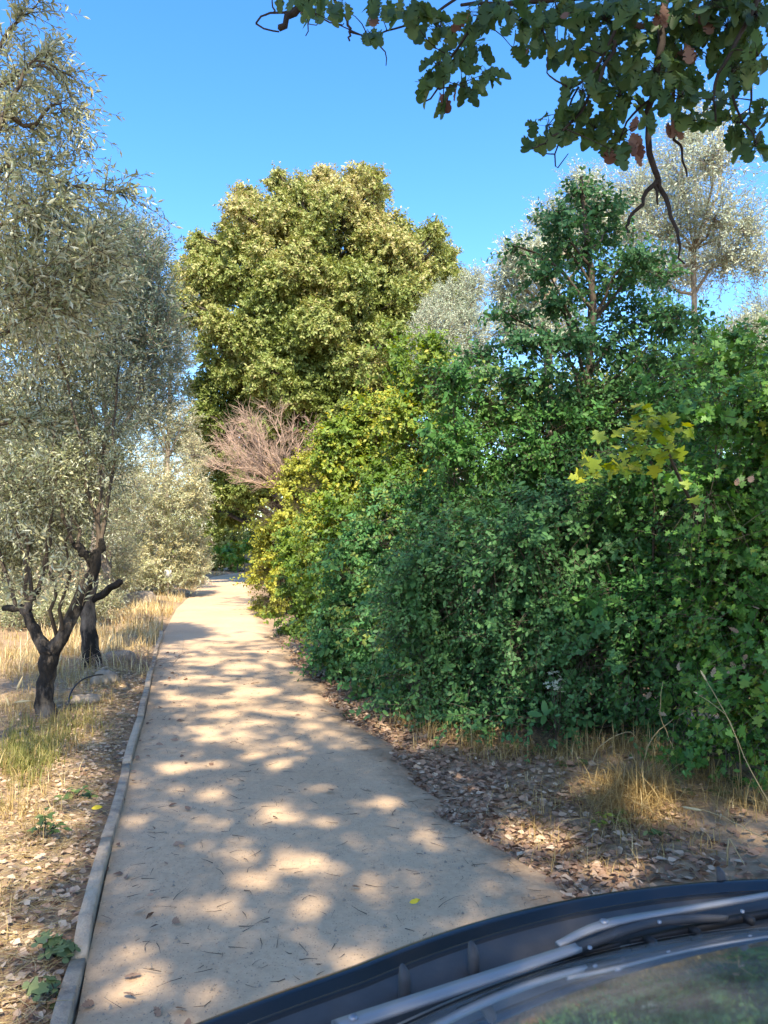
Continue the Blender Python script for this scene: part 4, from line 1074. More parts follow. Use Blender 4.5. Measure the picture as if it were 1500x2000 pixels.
# ------------------------------------------------------------------ grass, litter and small plants
def blades(mb, p, h, lean=.35, w=.004, r0=.5, rs=.25, k=3):
    n = len(p)
    h = np.broadcast_to(h, (n,))
    a = U(0, 6.28, n)
    d = np.stack([np.cos(a), np.sin(a), np.zeros(n)], 1)
    s_ = np.stack([-np.sin(a), np.cos(a), np.zeros(n)], 1)
    b = np.abs(rng.normal(0, lean, n))
    t = np.linspace(0, 1, k + 1)
    P = p[:, None] + (d * (b * h)[:, None])[:, None] * (t ** 2)[None, :, None] + np.array([0, 0, 1.0]) * (h[:, None] * (t - .45 * np.minimum(b, 1.9)[:, None] * t ** 2))[..., None]
    wd = (w * U(.6, 1.4, n))[:, None] * (1 - t[:-1]) ** .6
    Lf = P[:, :-1] + s_[:, None] * wd[..., None]; Rt = P[:, :-1] - s_[:, None] * wd[..., None]
    V = np.concatenate([np.stack([Lf, Rt], 2).reshape(n, 2 * k, 3), P[:, -1:]], 1)
    m = 2 * k + 1
    o = (np.arange(n) * m)[:, None, None]
    q = np.array([(2 * i, 2 * i + 1, 2 * i + 3, 2 * i + 2) for i in range(k - 1)]).reshape(-1, 4)
    fs = [(o + np.array([[2 * k - 2, 2 * k - 1, 2 * k]])[None]).reshape(-1, 3)]
    if k > 1:
        fs.insert(0, (o + q[None]).reshape(-1, 4))
    mb.add(V.reshape(-1, 3), fs, np.repeat(np.clip(rng.normal(r0, rs, n), 0, 1), m))
def stand(p):
    p = np.asarray(p, float)
    return np.concatenate([p, hgt(p[:, 0], p[:, 1])[:, None]], 1)
def clumps(x0, x1, y0, y1, nc, per, sig):
    c = np.stack([U(x0, x1, nc), U(y0, y1, nc)], 1)
    return np.repeat(c, per, 0) + rng.normal(0, sig, (nc * per, 2))
def leftof(p, lo=.12, hi=99):
    lx = np.interp(p[:, 1], LE[:-1, 1], LE[:-1, 0])
    return p[(p[:, 0] < lx - lo) & (p[:, 0] > lx - hi)]
mb = MB()
p = leftof(clumps(-7.5, -1.2, 2, 13, 620, 26, .10), .35); blades(mb, stand(p), U(.05, .2, len(p)), 1.0, .003)
p = leftof(clumps(-7, -1.4, 4.2, 14, 150, 36, .09), .75); blades(mb, stand(p), U(.08, .3, len(p)), .9, .003)
p = leftof(clumps(-24, -2, 13, 44, 900, 22, .3), .05); blades(mb, stand(p), U(.08, .34, len(p)), .8, .009, .5)
p = leftof(clumps(-6.2, -1.8, 10, 32, 330, 40, .16), .05, 2.2); blades(mb, stand(p), U(.1, .42, len(p)), .7, .006, .8)
ty = 2.2 + U(0, 1, 9000) ** 1.7 * 12; lx = np.interp(ty, LE[:-1, 1], LE[:-1, 0]); q = stand(np.stack([lx - .12 - np.abs(rng.normal(0, .8, 9000)), ty], 1)) + [0, 0, .02]
a = U(0, 6.28, 9000); d = np.stack([np.cos(a), np.sin(a), rng.normal(.05, .12, 9000)], 1); L = U(.04, .22, 9000)[:, None]
thin_tubes(mb, np.stack([q, q + d * L * .5 + rng.normal(0, .01, (9000, 3)) * [1, 1, .4], q + d * L], 1), U(.0009, .002, 9000), np.clip(rng.normal(.7, .25, 9000), 0, 1))
g_ = part('dry_grass', mb, M['straw'], kind='stuff'); g_['label'] = 'straw coloured dry grass on the left verge and in the olive field'
mb = MB()
p = leftof(np.array([gp(x, y)[:2] for x, y in zip(rng.normal(60, 50, 60), rng.normal(1500, 36, 60))]), .6); p = np.repeat(p, 30, 0) + rng.normal(0, .07, (len(p) * 30, 2)); blades(mb, stand(p), U(.06, .2, len(p)), .7, .0035)
p = np.array([gp(x, y)[:2] for x, y in zip(rng.normal(150, 30, 30), rng.normal(1425, 12, 30))]); p = np.repeat(p, 20, 0) + rng.normal(0, .08, (600, 2)); blades(mb, stand(p), U(.04, .13, len(p)), .6, .004, .8)
g_ = part('green_grass', mb, M['grass'], kind='stuff'); g_['label'] = 'patch of greener grass in the shade left of the edging'
# dry tussock at the foot of the hedge on the right
b = gp(1235, 1590)
mb = MB()
for (x, y, k, hh) in [(1215, 1580, 260, .26), (1260, 1590, 260, .25), (1190, 1600, 160, .2), (1250, 1625, 180, .16), (1300, 1600, 120, .2)]:
    q = gp(x, y)[:2] + rng.normal(0, .085, (k, 2)); blades(mb, stand(q), U(.5, 1.5, k) * hh, 2.0, .0022, .3, .25, 4)
k = 420
q = np.stack([gp(x, y) for x, y in zip(rng.normal(1245, 60, k), rng.normal(1585, 26, k))]); d = nrm(rng.normal(0, 1, (k, 3)) * [1, 1, .35] + [0, 0, .32]); L = U(.12, .38, k)[:, None]
q[:, 2] = U(.04, .16, k)
thin_tubes(mb, np.stack([q, q + d * L * .4, q + d * L * .75 - [0, 0, .015], q + d * L - np.stack([0 * L, 0 * L, L * .3], 2)[:, 0]], 1), U(.0009, .002, k), np.clip(rng.normal(.45, .3, k), 0, 1))
solo('grass_tussock', mb, M['straw'], 'tangled dry straw tussock at the foot of the hedge on the right verge', 'grass tussock', b)
mb = MB()
p = np.array([gp(x, y)[:2] for x, y in zip(U(1000, 1480, 260), U(1490, 1700, 260))]); p = np.repeat(p, 5, 0); p = p + rng.normal(0, .07, p.shape); blades(mb, stand(p), U(.04, .16, len(p)), 1.6, .0022, .4)
q = np.array([gp(x, np.interp(x, [a for a, _ in SK], [b_ for _, b_ in SK]) + abs(rng.normal(0, 16)) - 6)[:2] for x in U(760, 1540, 150)]); q = np.repeat(q, 11, 0); q = q + rng.normal(0, .06, q.shape)
blades(mb, stand(q), U(.06, .3, len(q)), 1.3, .0026, .45)
g_ = part('verge_grass', mb, M['straw'], kind='stuff'); g_['label'] = 'thin dry grass scattered over the right verge'

def stalk(label, pts, heads, rad=.0035, m='dry_stem'):
    P = curve(pts, 14, .002)
    t = thing('grass_stalk', label, 'grass stalk', P[0])
    mb = MB(); tube(mb, P, np.linspace(rad, rad * .5, 14), 5); part('stem', mb, M[m], t)
    for (q, d, ln, r) in heads:
        d = nrm(np.asarray(d, float)); mb = MB()
        tube(mb, np.array([q + d * ln * k for k in np.linspace(0, 1, 7)]), np.array([.25, .8, 1, 1, .85, .6, .15]) * r, 6, gnarl=.15, rnd=.95); part('seed_head', mb, M['straw'], t)
b = gp(12, 1420); Yq = b[1]
stalk('dry grass stalk with fat pale seed heads left of the forked olive trunk', [b, at(20, 1385, Yq), at(35, 1340, Yq)], [(at(33, 1348, Yq), at(44, 1322, Yq) - at(33, 1348, Yq), .14, .013), (at(28, 1372, Yq), at(62, 1368, Yq) - at(28, 1372, Yq), .16, .011), (at(18, 1380, Yq), at(12, 1362, Yq) - at(18, 1380, Yq), .1, .01)])
b = np.array([2.35, 4.3, .1]); Yq = 4.4
stalk('long golden grass stalk crossing the dark foot of the hedge at the right edge', [at(1545, 1640, Yq), at(1480, 1530, Yq), at(1420, 1400, Yq), at(1372, 1316, Yq)], [(at(1380, 1330, Yq), at(1366, 1306, Yq) - at(1380, 1330, Yq), .07, .006)])
stalk('low yellow grass stem arching from the right edge over the leaf litter', [at(1560, 1660, 4.1), at(1480, 1630, 4.2), at(1400, 1590, 4.3), at(1330, 1575, 4.4)], [(at(1370, 1583, 4.3), at(1330, 1575, 4.4) - at(1370, 1583, 4.3), .12, .009)])
stalk('thin seed stalk with whitish tip beside the bramble in the right of the hedge', [gp(1440, 1560), at(1445, 1480, 4.8), at(1420, 1400, 4.8), at(1355, 1352, 4.8)], [(at(1372, 1358, 4.8), at(1352, 1350, 4.8) - at(1372, 1358, 4.8), .06, .005)])
stalk('snapped dry stem bent into an upside down V on the right verge', [gp(1420, 1712), at(1421, 1670, 4.0), at(1424, 1638, 4.0), at(1440, 1665, 4.0), at(1456, 1692, 4.0)], [], .005)
for k_, pts in enumerate([[(1255, 1545), (1270, 1450), (1330, 1395), (1420, 1350)], [(1150, 1530), (1170, 1460), (1230, 1430), (1260, 1470)], [(1330, 1550), (1318, 1470), (1290, 1400), (1295, 1330)], [(1360, 1560), (1385, 1450), (1378, 1360)], [(1320, 1530), (1380, 1470), (1440, 1480), (1470, 1540)]]):
    lab = ['arching bare bramble cane over the black gap at the hedge foot', 'short curved dead cane left of the straw tussock', 'upright bare stem in the dark gap of the hedge', 'straight thin stem rising beside the dark gap of the hedge', 'low looping dead cane right of the straw tussock'][k_]
    mb = MB(); P = curve([gp(*pts[0])] + [at(x, y, gp(*pts[0])[1] + .1) for x, y in pts[1:]], 14, .004); tube(mb, P, np.linspace(.005, .002, 14), 5)
    solo('bramble_cane', mb, M['dry_stem'], lab, 'dead cane', P[0])

# weeds
def weed(name, label, cat, px, py, tops, tpl, lm, size, n, stem=.004, lean=.9):
    b = gp(px, py); b[2] = hz(b); Yq = b[1]
    t = thing(name, label, cat, b)
    mb, lv = MB(), Leaves(tpl)
    for (x, y) in tops:
        q = at(x, y, Yq + U(-.06, .06))
        P = curve([b, (b + q) / 2 + rng.normal(0, .01, 3), q], 7); tube(mb, P, np.linspace(stem, stem * .5, 7), 5)
        p = q + rng.normal(0, .012, (n, 3))
        a = np.linspace(0, 6.28, n, endpoint=False) + U(0, 6)
        lv.add(p, nrm(np.stack([np.cos(a), np.sin(a), U(-.5, .25, n)], 1)), nrm(rng.normal(0, .25, (n, 3)) + [0, -.25, 1]), U(.7, 1.15, n) * size, U(0, 1, n))
    part('stem', mb, M['bark'], t); foliage(lv, M[lm], t, 300, minpx=5)
weed('fig_seedling', 'grey green fig seedling with lobed leaves close beside the edging', 'seedling', 112, 1880, [(100, 1838), (118, 1835), (126, 1845), (108, 1860), (120, 1865)], FIG, 'fig', .075, 4)
weed('fig_seedling', 'lower fig seedling nearest the bottom left, in shade by the edging', 'seedling', 104, 1960, [(98, 1915), (112, 1930), (105, 1940), (90, 1925)], FIG, 'fig', .075, 3)
weed('weed_plant', 'slender weed with drooping leaf whorls standing in pale straw', 'weed', 78, 1665, [(88, 1592), (105, 1612), (75, 1615), (112, 1618)], rhomb(.4), 'weed', .07, 8)
weed('weed_plant', 'low leafy weed at the shaded grass patch edge', 'weed', 150, 1570, [(140, 1545), (165, 1540), (155, 1555), (175, 1550), (125, 1555)], OVAL, 'weed', .06, 7)
weed('weed_plant', 'bright leafed weed low in front of the hedge on the right verge', 'weed', 1340, 1590, [(1330, 1550), (1370, 1555), (1400, 1545), (1430, 1560), (1360, 1575), (1345, 1545)], OVAL, 'weed', .075, 7)
weed('weed_plant', 'broad leafed green weed at the hedge foot left of the straw tussock', 'weed', 1120, 1530, [(1095, 1490), (1120, 1500), (1140, 1488), (1105, 1512), (1150, 1510)], OVAL, 'weed', .065, 7)
weed('weed_plant', 'pale green weed right behind the bonnet edge on the littered verge', 'weed', 1290, 1655, [(1275, 1625), (1300, 1630), (1320, 1640), (1285, 1645)], OVAL, 'weed', .055, 7)
weed('ivy_clump', 'green ivy like clump creeping at the hedge foot by the right edge', 'ivy', 1460, 1580, [(1440, 1530), (1480, 1500), (1500, 1540), (1460, 1555), (1420, 1540), (1490, 1570)], TRI, 'elm', .08, 8)
weed('weed_plant', 'small yellowish weed where the straw tussock meets the litter', 'weed', 1195, 1620, [(1180, 1590), (1205, 1600), (1170, 1605), (1215, 1585)], rhomb(.45), 'sunny', .06, 7)
weed('weed_plant', 'grey leaved plant pale against the dark bramble', 'weed', 1085, 1500, [(1080, 1310), (1095, 1325), (1075, 1335), (1090, 1350)], FIG, 'olive', .055, 5)

# leaf litter
def litter_pts(n, boxes):
    out = []
    for (x0, y0, x1, y1, k) in boxes:
        m = int(n * k)
        py = U(y0, y1, m); px = U(x0, x1, m)
        out += [gp(a, b)[:2] for a, b in zip(px, py)]
    return np.array(out)
lv = Leaves(OAK_LO); lt = Leaves(OAK)
rv = []
n = 9000
ty = U(2.5, 16, n) ; ty = 2.5 + (ty - 2.5) * U(.2, 1, n)
rx = np.interp(ty, RE[:-1, 1], RE[:-1, 0])
tx = rx + np.abs(rng.normal(0, 1, n)) * np.where(ty < 6.8, .85, .5) - .10 - np.abs(rng.normal(0, .22, n)) * (rng.random(n) < .3)
P1 = np.stack([tx, ty], 1)
ty = 2.2 + U(0, 1, 5200) ** 1.5 * 9
lx = np.interp(ty, LE[:-1, 1], LE[:-1, 0])
P2 = np.stack([lx - .1 - np.abs(rng.normal(0, .5, len(ty))), ty], 1)
ty = 2.3 + U(0, 1, 130) ** 1.3 * 10
lx = np.interp(ty, LE[:-1, 1], LE[:-1, 0]); rx = np.interp(ty, RE[:-1, 1], RE[:-1, 0])
P3n = 0
P3 = np.stack([lx + (rx - lx) * np.where(rng.random(130) < .7, U(.0, .2, 130), U(0, 1, 130)), ty], 1)
for P, onpath in ((P1, 0), (P2, 0), (P3, 1)):
    n = len(P)
    z = np.maximum(hgt(P[:, 0], P[:, 1]), .02 if onpath else -1) + U(.006, .024, n)
    a = U(0, 6.28, n)
    lt.add(np.concatenate([P, z[:, None]], 1), np.stack([np.cos(a), np.sin(a), U(-.25, .25, n)], 1), nrm(rng.normal(0, .5, (n, 3)) + [0, 0, 1]), U(.032, .085, n) * (.7 if P is P2 else .9), np.clip(rng.normal(.80 if P is P2 else .56, .24, n), 0, 1))
lt.done()
px, py, dep = project(lt.p)
k = lt.split_near(300, cell=9, minpx=9)
BASE[ground] = np.zeros(3)
leaf_objects(lt, k, M['litter'], ground, 'fallen_leaf')
rest = Leaves(OAK_LO)
for a in 'pdnsr':
    setattr(rest, a, getattr(lt, a)[~k])
part('leaf_litter', rest.into(MB()), M['litter'], ground, kind='stuff')
for (x, y, s_) in [(800, 1782, .05), (806, 1779, .04), (178, 1606, .07), (130, 1393, .12)]:
    one = Leaves(OVAL); q = gp(x, y); q[2] = max(hz(q), .025) + (.02 if x > 300 else .06)
    one.add(q, [.9, .3, .1], [-.2, -.6, .8], s_, .5); one.done(); leaf_objects(one, np.array([True]), M['litter_yellow'], ground, 'fallen_leaf', 'fresh yellow leaf')
# twigs and grit on the path
mb = MB()
n = 900
ty = 2.4 + U(0, 1, n) ** 1.4 * 11
lx = np.interp(ty, LE[:-1, 1], LE[:-1, 0]); rx = np.interp(ty, RE[:-1, 1], RE[:-1, 0])
q = np.stack([lx + (rx - lx) * U(.05, 1.15, n), ty, np.full(n, .03)], 1); a = U(0, 6.28, n); L = U(.02, .11, n)[:, None]
d = np.stack([np.cos(a), np.sin(a), U(0, .08, n)], 1)
thin_tubes(mb, np.stack([q, q + d * L * .5 + rng.normal(0, .006, (n, 3)) * [1, 1, .3], q + d * L], 1), U(.001, .0026, n))
tw_ = part('twig_debris', mb, M['twig'], path, kind='stuff')
mb = MB(); n = 6000
ty = 2.3 + U(0, 1, n) ** 1.3 * 9
lx = np.interp(ty, LE[:-1, 1], LE[:-1, 0]); rx = np.interp(ty, RE[:-1, 1], RE[:-1, 0])
q = np.stack([lx + (rx - lx) * U(.02, 1.1, n), ty, np.full(n, .024)], 1); s_ = U(.002, .006, n) + .006 * (rng.random(n) < .05)
T4 = np.array([(1, 0, 0), (-.5, .87, 0), (-.5, -.87, 0), (0, 0, 1.1)]); V = q[:, None] + T4[None] * s_[:, None, None]
mb.add(V.reshape(-1, 3), (np.array([(0, 1, 3), (1, 2, 3), (2, 0, 3)])[None] + (np.arange(n) * 4)[:, None, None]).reshape(-1, 3), np.repeat(U(0, 1, n), 4))
part('grit', mb, M['stone'], path, kind='stuff')
# fallen leafy sprig on the right of the path
b = gp(690, 1400); b[2] = .03
t = thing('fallen_sprig', 'dark green broken sprig lying on the path near the hedge', 'sprig', b)
mb, lv = MB(), Leaves(SPEARW)
sprigs(lv, mb, b[None] + [[-.15, 0, 0]] + rng.normal(0, .02, (3, 3)) * [1, 1, .2], np.array([[1, .1, .03], [.9, .3, .05], [1, -.2, .04]]), np.array([.34, .26, .25]), 10, .06, .05, .8, .8, trad=.003, r0=.3)
part('stem', mb, M['twig'], t); foliage(lv, M['sapling'], t, 60, minpx=5)

# stones and the hose on the left verge
for (x, y, s_, lab) in [(165, 1392, (.17, .11, .06), 'pale flat stone in the straw right of the forked olive trunk'), (205, 1345, (.16, .13, .10), 'pale boulder half buried in grass beside the second olive'), (272, 1190, (.45, .3, .3), 'light stone heaped at the grassy edge of the far sunny verge'), (232, 1300, (.22, .16, .1), 'small pale stone at the edging under dry twigs')]:
    b = gp(x, y); b[2] = hz(b); mb = MB(); rock(mb, b + [0, 0, s_[2] * .35], s_); solo('stone', mb, M['stone'], lab, 'stone', b, 'stones on the left verge')
b = gp(150, 1398); Yq = b[1]
mb = MB(); P = curve([b + [.05, 0, -.03], at(136, 1375, Yq), at(140, 1350, Yq + .2), at(160, 1328, Yq + .5), at(190, 1318, Yq + .9), np.append(gp(215, 1322)[:2], .02)], 22); tube(mb, P, .009, 6)
solo('irrigation_hose', mb, M['hose'], 'thin black irrigation hose arching between the two olive trunks', 'hose', b)
# dead twiggy brush on the left verge
for (x, y, lab) in [(255, 1310, 'reddish heap of dead twigs beside the edging below the second olive'), (270, 1225, 'pinkish dead brush at the verge beyond the second olive')]:
    b = gp(x, y); b[2] = hz(b); mb = MB(); n = 170
    s_ = b + rng.normal(0, 1, (n, 3)) * [.26, .3, .04] + [0, 0, .03]; d = nrm(rng.normal(0, 1, (n, 3)) + [0, 0, .35]); d[:, 2] = np.abs(d[:, 2]); L = U(.12, .45, n)[:, None]
    thin_tubes(mb, np.stack([s_, s_ + d * L * .5 + rng.normal(0, .03, (n, 3)), s_ + d * L + rng.normal(0, .04, (n, 3)) - [0, 0, .03]], 1), U(.002, .005, n)); solo('brush_heap', mb, M['twig_pale'], lab, 'dead brush', b)['kind'] = 'stuff'

# ------------------------------------------------------------------ the car at the bottom right (own axes: u across, v forward)
HEAD = R(18)
car = thing('car', 'dark car at the lower right seen over its windscreen wipers and bonnet edge', 'car', (.495, 1.48, 0), rz=HEAD)
def vb(u):
    u = np.asarray(u, float)
    return -.005 - .31 * u ** 2 + .22 * np.clip(np.abs(u) - .55, 0, None) ** 1.2
def zb(u):
    return 1.0 - .012 * np.asarray(u, float) ** 2
def sheet(mb, fn, us, vs, flip=False, rnd=.5):
    Ug, Vg = np.meshgrid(us, vs, indexing='ij')
    P = fn(Ug, Vg)
    fc = grid_faces(len(us), len(vs))
    mb.add(P, fc[:, ::-1] if flip else fc, rnd)
us = np.linspace(-.76, .76, 45)
# windscreen: t 0 at the base, 1 at the roof
def ws(u, t, lift=0.0):
    v = vb(u) * (1 - t * .5) - 1.16 * t
    z = zb(u) + .45 * t + .05 * np.sin(t * math.pi) + lift
    return np.stack([u * (1 - .12 * t), v, z], -1)
mb = MB(); sheet(mb, lambda u, t: ws(u, t), us, np.linspace(0.02, 1, 24)); part('windscreen', mb, M['glass'], car, smooth=True)
mb = MB(); sheet(mb, lambda u, t: ws(u, t, -.012), us, np.linspace(0.0, .022, 4)); part('windscreen_border', mb, M['dash'], car, smooth=True)
mb = MB(); sheet(mb, lambda u, t: ws(u, t, .003), us, np.linspace(-.004, .014, 3)); part('windscreen_seal', mb, M['trim'], car, smooth=True)
mb = MB()
sheet(mb, lambda u, t: np.stack([u * .97, vb(u) - .04 - .75 * t, zb(u) - .07 - .02 * np.sin(t * 3) + .0 * u], -1), us, np.linspace(0, 1, 10))
sheet(mb, lambda u, t: np.stack([u * .97, vb(u) - .79 - .01 * t, zb(u) - .07 - .45 * t], -1), us, np.linspace(0, 1, 4)); part('dashboard', mb, M['dash'], car, smooth=True)
mb = MB()
for s_ in (-.36, .36):
    box(mb, (s_, -1.35, .75), (.5, .14, .62), bev=.05); box(mb, (s_, -1.12, .5), (.5, .5, .14), bev=.05); box(mb, (s_, -1.36, 1.14), (.25, .1, .18), bev=.04)
part('seat', mb, M['dash'], car)
# cowl: a trough and then a smooth panel rising to the bonnet
prof = [(-.004, -.012), (.008, -.03), (.02, -.034), (.03, -.02), (.04, -.006), (.065, .008), (.09, .014), (.108, .017)]
def cowl(u, i):
    pv = np.interp(i, np.arange(len(prof)), [a for a, _ in prof]); pz_ = np.interp(i, np.arange(len(prof)), [b_ for _, b_ in prof])
    return np.stack([u, vb(u) + pv, zb(u) + pz_], -1)
mb = MB(); sheet(mb, cowl, np.linspace(-.86, .86, 51), np.linspace(0, len(prof) - 1, 22), True); part('cowl_panel', mb, M['plastic'], car, smooth=True)
def bonnet(u, t):
    v0 = vb(u) + .110
    v = v0 + t * (.60 - .40 * u * u - v0)
    uu = u * (1 - .10 * t)
    s_ = v - v0
    z = zb(u) + .019 + .012 * np.clip(s_ / .03, 0, 1) - .50 * np.clip(s_ - .03, 0, None) - .75 * np.clip(s_ - .03, 0, None) ** 2 
    return np.stack([uu, v, z], -1)
tq = np.concatenate([[0, .008, .02, .04, .06], np.linspace(.09, 1, 20)])
ub = np.linspace(-.86, .86, 51)
mb = MB(); sheet(mb, bonnet, ub, tq, True); part('bonnet', mb, M['paint'], car, smooth=True)
mb = MB(); e = bonnet(ub, np.full(51, 0.0)) + [0, -.006, -.006]; tube(mb, e, .007, 6); part('bonnet_seal', mb, M['rubber'], car, smooth=True)
# wings with the shoulder, down to the sill
for sg in (-1, 1):
    def wing(v, w_, sg=sg):
        u0 = .862
        tv = np.clip((v - (vb(u0) + .110)) / (.60 - .40 * u0 ** 2 - (vb(u0) + .110)), 0, 1)
        top = bonnet(np.full_like(v, u0), tv)[..., 2] - .004
        zr = np.interp(v, [-3, -1.0, -.3, .02], [1.0, .985, .98, .975]); k_ = np.clip((v + .1) / .16, 0, 1)
        top = np.where(v < .02, zr * (1 - k_) + top * k_, top)
        a = w_ * math.pi / 2
        out = .045 * np.sin(np.clip(w_ * 2, 0, 1) * math.pi / 2) + .03 * np.clip(w_ - .3, 0, .4)
        fr = tv * .08 + np.clip((v - .1) / .45, 0, 1) ** 2 * .12
        dn = top - .035 * (1 - np.cos(np.clip(w_ * 2, 0, 1) * math.pi / 2)) - np.clip(w_ - .5, 0, .5) * 2 * (top - .34)
        arch = np.sqrt(np.clip(.37 ** 2 - (v - .12) ** 2, 0, None))
        dn = np.maximum(dn, np.where(arch > 0, np.minimum(.33 + arch, top - .1), 0))
        return np.stack([sg * (u0 + out - fr), v, dn], -1)
    mb = MB(); sheet(mb, wing, np.concatenate([np.linspace(-.2, .37, 30)]), np.linspace(0, 1, 18), sg > 0); part('wing', mb, M['paint'], car, smooth=True)
    # door, sill and side glass, pillars
    mb = MB()
    dv = np.linspace(-2.9, -.205, 24)
    def side(v, w_, sg=sg):
        z = .98 - w_ * .64
        return np.stack([sg * (.80 + .11 * np.sin(np.clip(w_ * 1.3, 0, 1) * math.pi * .5)) * np.ones_like(v), v, z], -1)
    sheet(mb, side, dv, np.linspace(0, 1, 12), sg > 0); part('door', mb, M['paint'], car, smooth=True)
    def sglass(v, w_, sg=sg):
        z = .985 + w_ * .44
        return np.stack([sg * (.772 - .10 * w_), v * (1 - .0 * w_), z], -1)
    mb = MB(); sheet(mb, sglass, np.linspace(-2.6, -.95, 12), np.linspace(0, 1, 6), sg > 0); part('side_window', mb, M['glass'], car, smooth=True)
    mb = MB(); tube(mb, ws(np.full(12, sg * .772), np.linspace(0, 1, 12), .004), .022, 6); part('windscreen_pillar', mb, M['paint'], car, smooth=True)
    for vv in (.12, -2.15):
        mb = MB()
        th = np.linspace(0, 2 * math.pi, 29)
        rp = [(.20, -.09), (.28, -.10), (.31, -.08), (.315, 0), (.31, .08), (.28, .10), (.20, .09)]
        V = np.array([[(sg * .77 + b_, vv + a * math.cos(q), .315 + a * math.sin(q)) for a, b_ in rp] for q in th]); mb.add(V, grid_faces(29, 7)); ty_ = part('tyre', mb, M['rubber'], car, smooth=True)
        mb = MB(); rp = [(.20, .07 * sg), (.17, .05 * sg), (.05, .06 * sg), (.001, .06 * sg)]
        V = np.array([[(sg * .77 + b_, vv + a * math.cos(q) * (1 - .06 * math.cos(5 * q) * (a < .18)), .315 + a * math.sin(q)) for a, b_ in rp] for q in th]); mb.add(V, grid_faces(29, 4)); part('rim', mb, M['alloy'], ty_, smooth=True)
    mb = MB(); rock(mb, (sg * .56, .40, .50), (.10, .07, .07)); part('headlight', mb, M['lamp'], car, smooth=True)
mb = MB(); sheet(mb, lambda u, t: np.stack([u * .86, -1.15 + vb(u) * .5 - 1.7 * t, 1.45 + .03 * np.cos(u * 2) - .03 + .02 * np.sin(t * 3) - .03 * t], -1), us, np.linspace(0, 1, 12)); part('roof', mb, M['paint'], car, smooth=True)
mb = MB(); sheet(mb, lambda u, t: np.stack([u * 1.08, -2.85 - .06 * np.sin(t * 3), 1.41 - t * .95], -1), us, np.linspace(0, 1, 10)); part('tailgate', mb, M['paint'], car, smooth=True)
mb = MB(); sheet(mb, lambda u, t: np.stack([u * .98, (.60 - .40 * u * u) - .01 + .05 * np.sin(t * 3.14), (.50 - .12 * u * u) - t * .28], -1), us, np.linspace(0, 1, 10), True); part('bumper', mb, M['plastic'], car, smooth=True)
# wipers
def loc(px, py, z):
    p = gp(px, py, z) - np.array([.495, 1.48, 0])
    c, s_ = math.cos(-HEAD), math.sin(-HEAD)
    return np.array([p[0] * c - p[1] * s_, p[0] * s_ + p[1] * c, p[2]])
def bar(mb, P, wd, hh, n=10):
    P = curve(P, n); T, _, _ = frames(P)
    s_ = nrm(np.cross(T, [0, 0, 1.0])); u_ = np.cross(s_, T)
    wd = np.interp(np.linspace(0, 1, n), np.linspace(0, 1, len(wd)), wd)
    R_ = [P + s_ * (wd * a)[:, None] + u_ * (hh * b_) for a, b_ in ((-.5, -.5), (-.5, .25), (-.44, .5), (.44, .5), (.5, .25), (.5, -.5))]
    V = np.stack(R_, 1).reshape(-1, 3)
    q = grid_faces(n, 6); i = np.arange(n - 1)[:, None] * 6
    close = np.concatenate([i + 5, i + 11, i + 6, i + 0], 1)
    mb.add(V, [q, close, np.array([[0, 1, 2, 3, 4, 5]]), np.arange(n * 6 - 6, n * 6)[::-1].reshape(1, -1)])
def bolt(p, r, parent):
    mb = MB(); tube(mb, [p, p + [0, 0, .004], p + [0, 0, .005]], [r, r, r * .5], 6); part('bolt', mb, M['metal'], parent)
A0, A1 = loc(690, 1995, 1.022), loc(1000, 1893, 1.024)
A2 = loc(1130, 1850, 1.026)
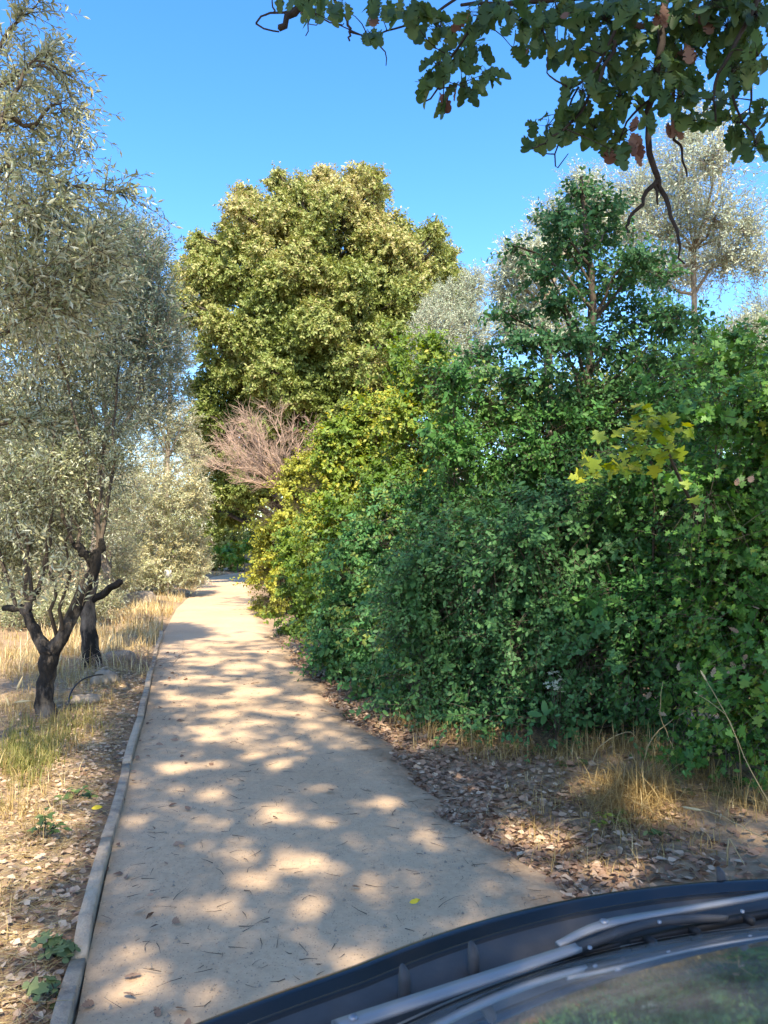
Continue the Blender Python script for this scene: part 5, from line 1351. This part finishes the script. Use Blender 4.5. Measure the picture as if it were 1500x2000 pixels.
mb = MB(); bar(mb, [A0 - (A1 - A0) * .08, A0, A1, A2], [.022, .030, .026, .020], .008, 12); wip = part('wiper_arm', mb, M['arm'], car, label='long flat wiper arm with bolt at lower left')
bolt(A0 + [0, 0, .004], .0075, wip)
mb = MB(); bar(mb, [loc(880, 1925, 1.006), loc(1020, 1886, 1.008), loc(1130, 1862, 1.009), loc(1210, 1846, 1.009)], [.006, .014, .014, .005], .010, 14); bl_ = part('wiper_blade', mb, M['rubber'], car)
mb = MB(); bar(mb, [loc(1105, 1862, 1.020), loc(1150, 1843, 1.028), loc(1205, 1826, 1.026)], [.012, .016, .010], .010, 8); part('blade_clip', mb, M['plastic'], bl_)
# second wiper: hinge, cranked arm and a carrier with black gaps under it
B0, B1 = loc(1090, 1846, 1.026), loc(1180, 1806, 1.034)
mb = MB(); bar(mb, [B0, B1, loc(1330, 1778, 1.036), loc(1560, 1738, 1.036)], [.014, .022, .016, .012], .008, 16); wb = part('wiper_arm', mb, M['arm'], car, label='cranked wiper arm running off to the right edge')
bolt(B1 + [0, 0, .004], .0085, wb)
mb = MB(); bar(mb, [loc(1140, 1848, 1.022), loc(1250, 1806, 1.030), loc(1330, 1795, 1.030), loc(1420, 1793, 1.022)], [.010, .026, .022, .008], .010, 14); wc = part('blade_carrier', mb, M['plastic'], car)
for x, y in ((1288, 1803), (1152, 1853), (1450, 1782)):
    bolt(loc(x, y, 1.034), .004, wc)
mb = MB(); bar(mb, [loc(1230, 1842, 1.006), loc(1350, 1815, 1.008), loc(1450, 1793, 1.010), loc(1600, 1768, 1.012)], [.006, .014, .014, .008], .012, 14); bl_ = part('wiper_blade', mb, M['rubber'], car)
for x, y in ((1270, 1838), (1356, 1818), (1462, 1796)):
    mb = MB(); box(mb, loc(x, y, 1.012), (.012, .022, .014), .3, bev=.003); part('blade_clip', mb, M['rubber'], bl_)
for (x, y) in ((790, 1930), (925, 1882), (1410, 1728)):
    q = loc(x, y, 1.015); mb = MB(); tube(mb, [q - [0, 0, .015], q + [0, 0, .01], q + [0, .004, .024], q + [0, .012, .032]], [.011, .011, .009, .004], 10); part('washer_nozzle', mb, M['plastic'], car, smooth=True)
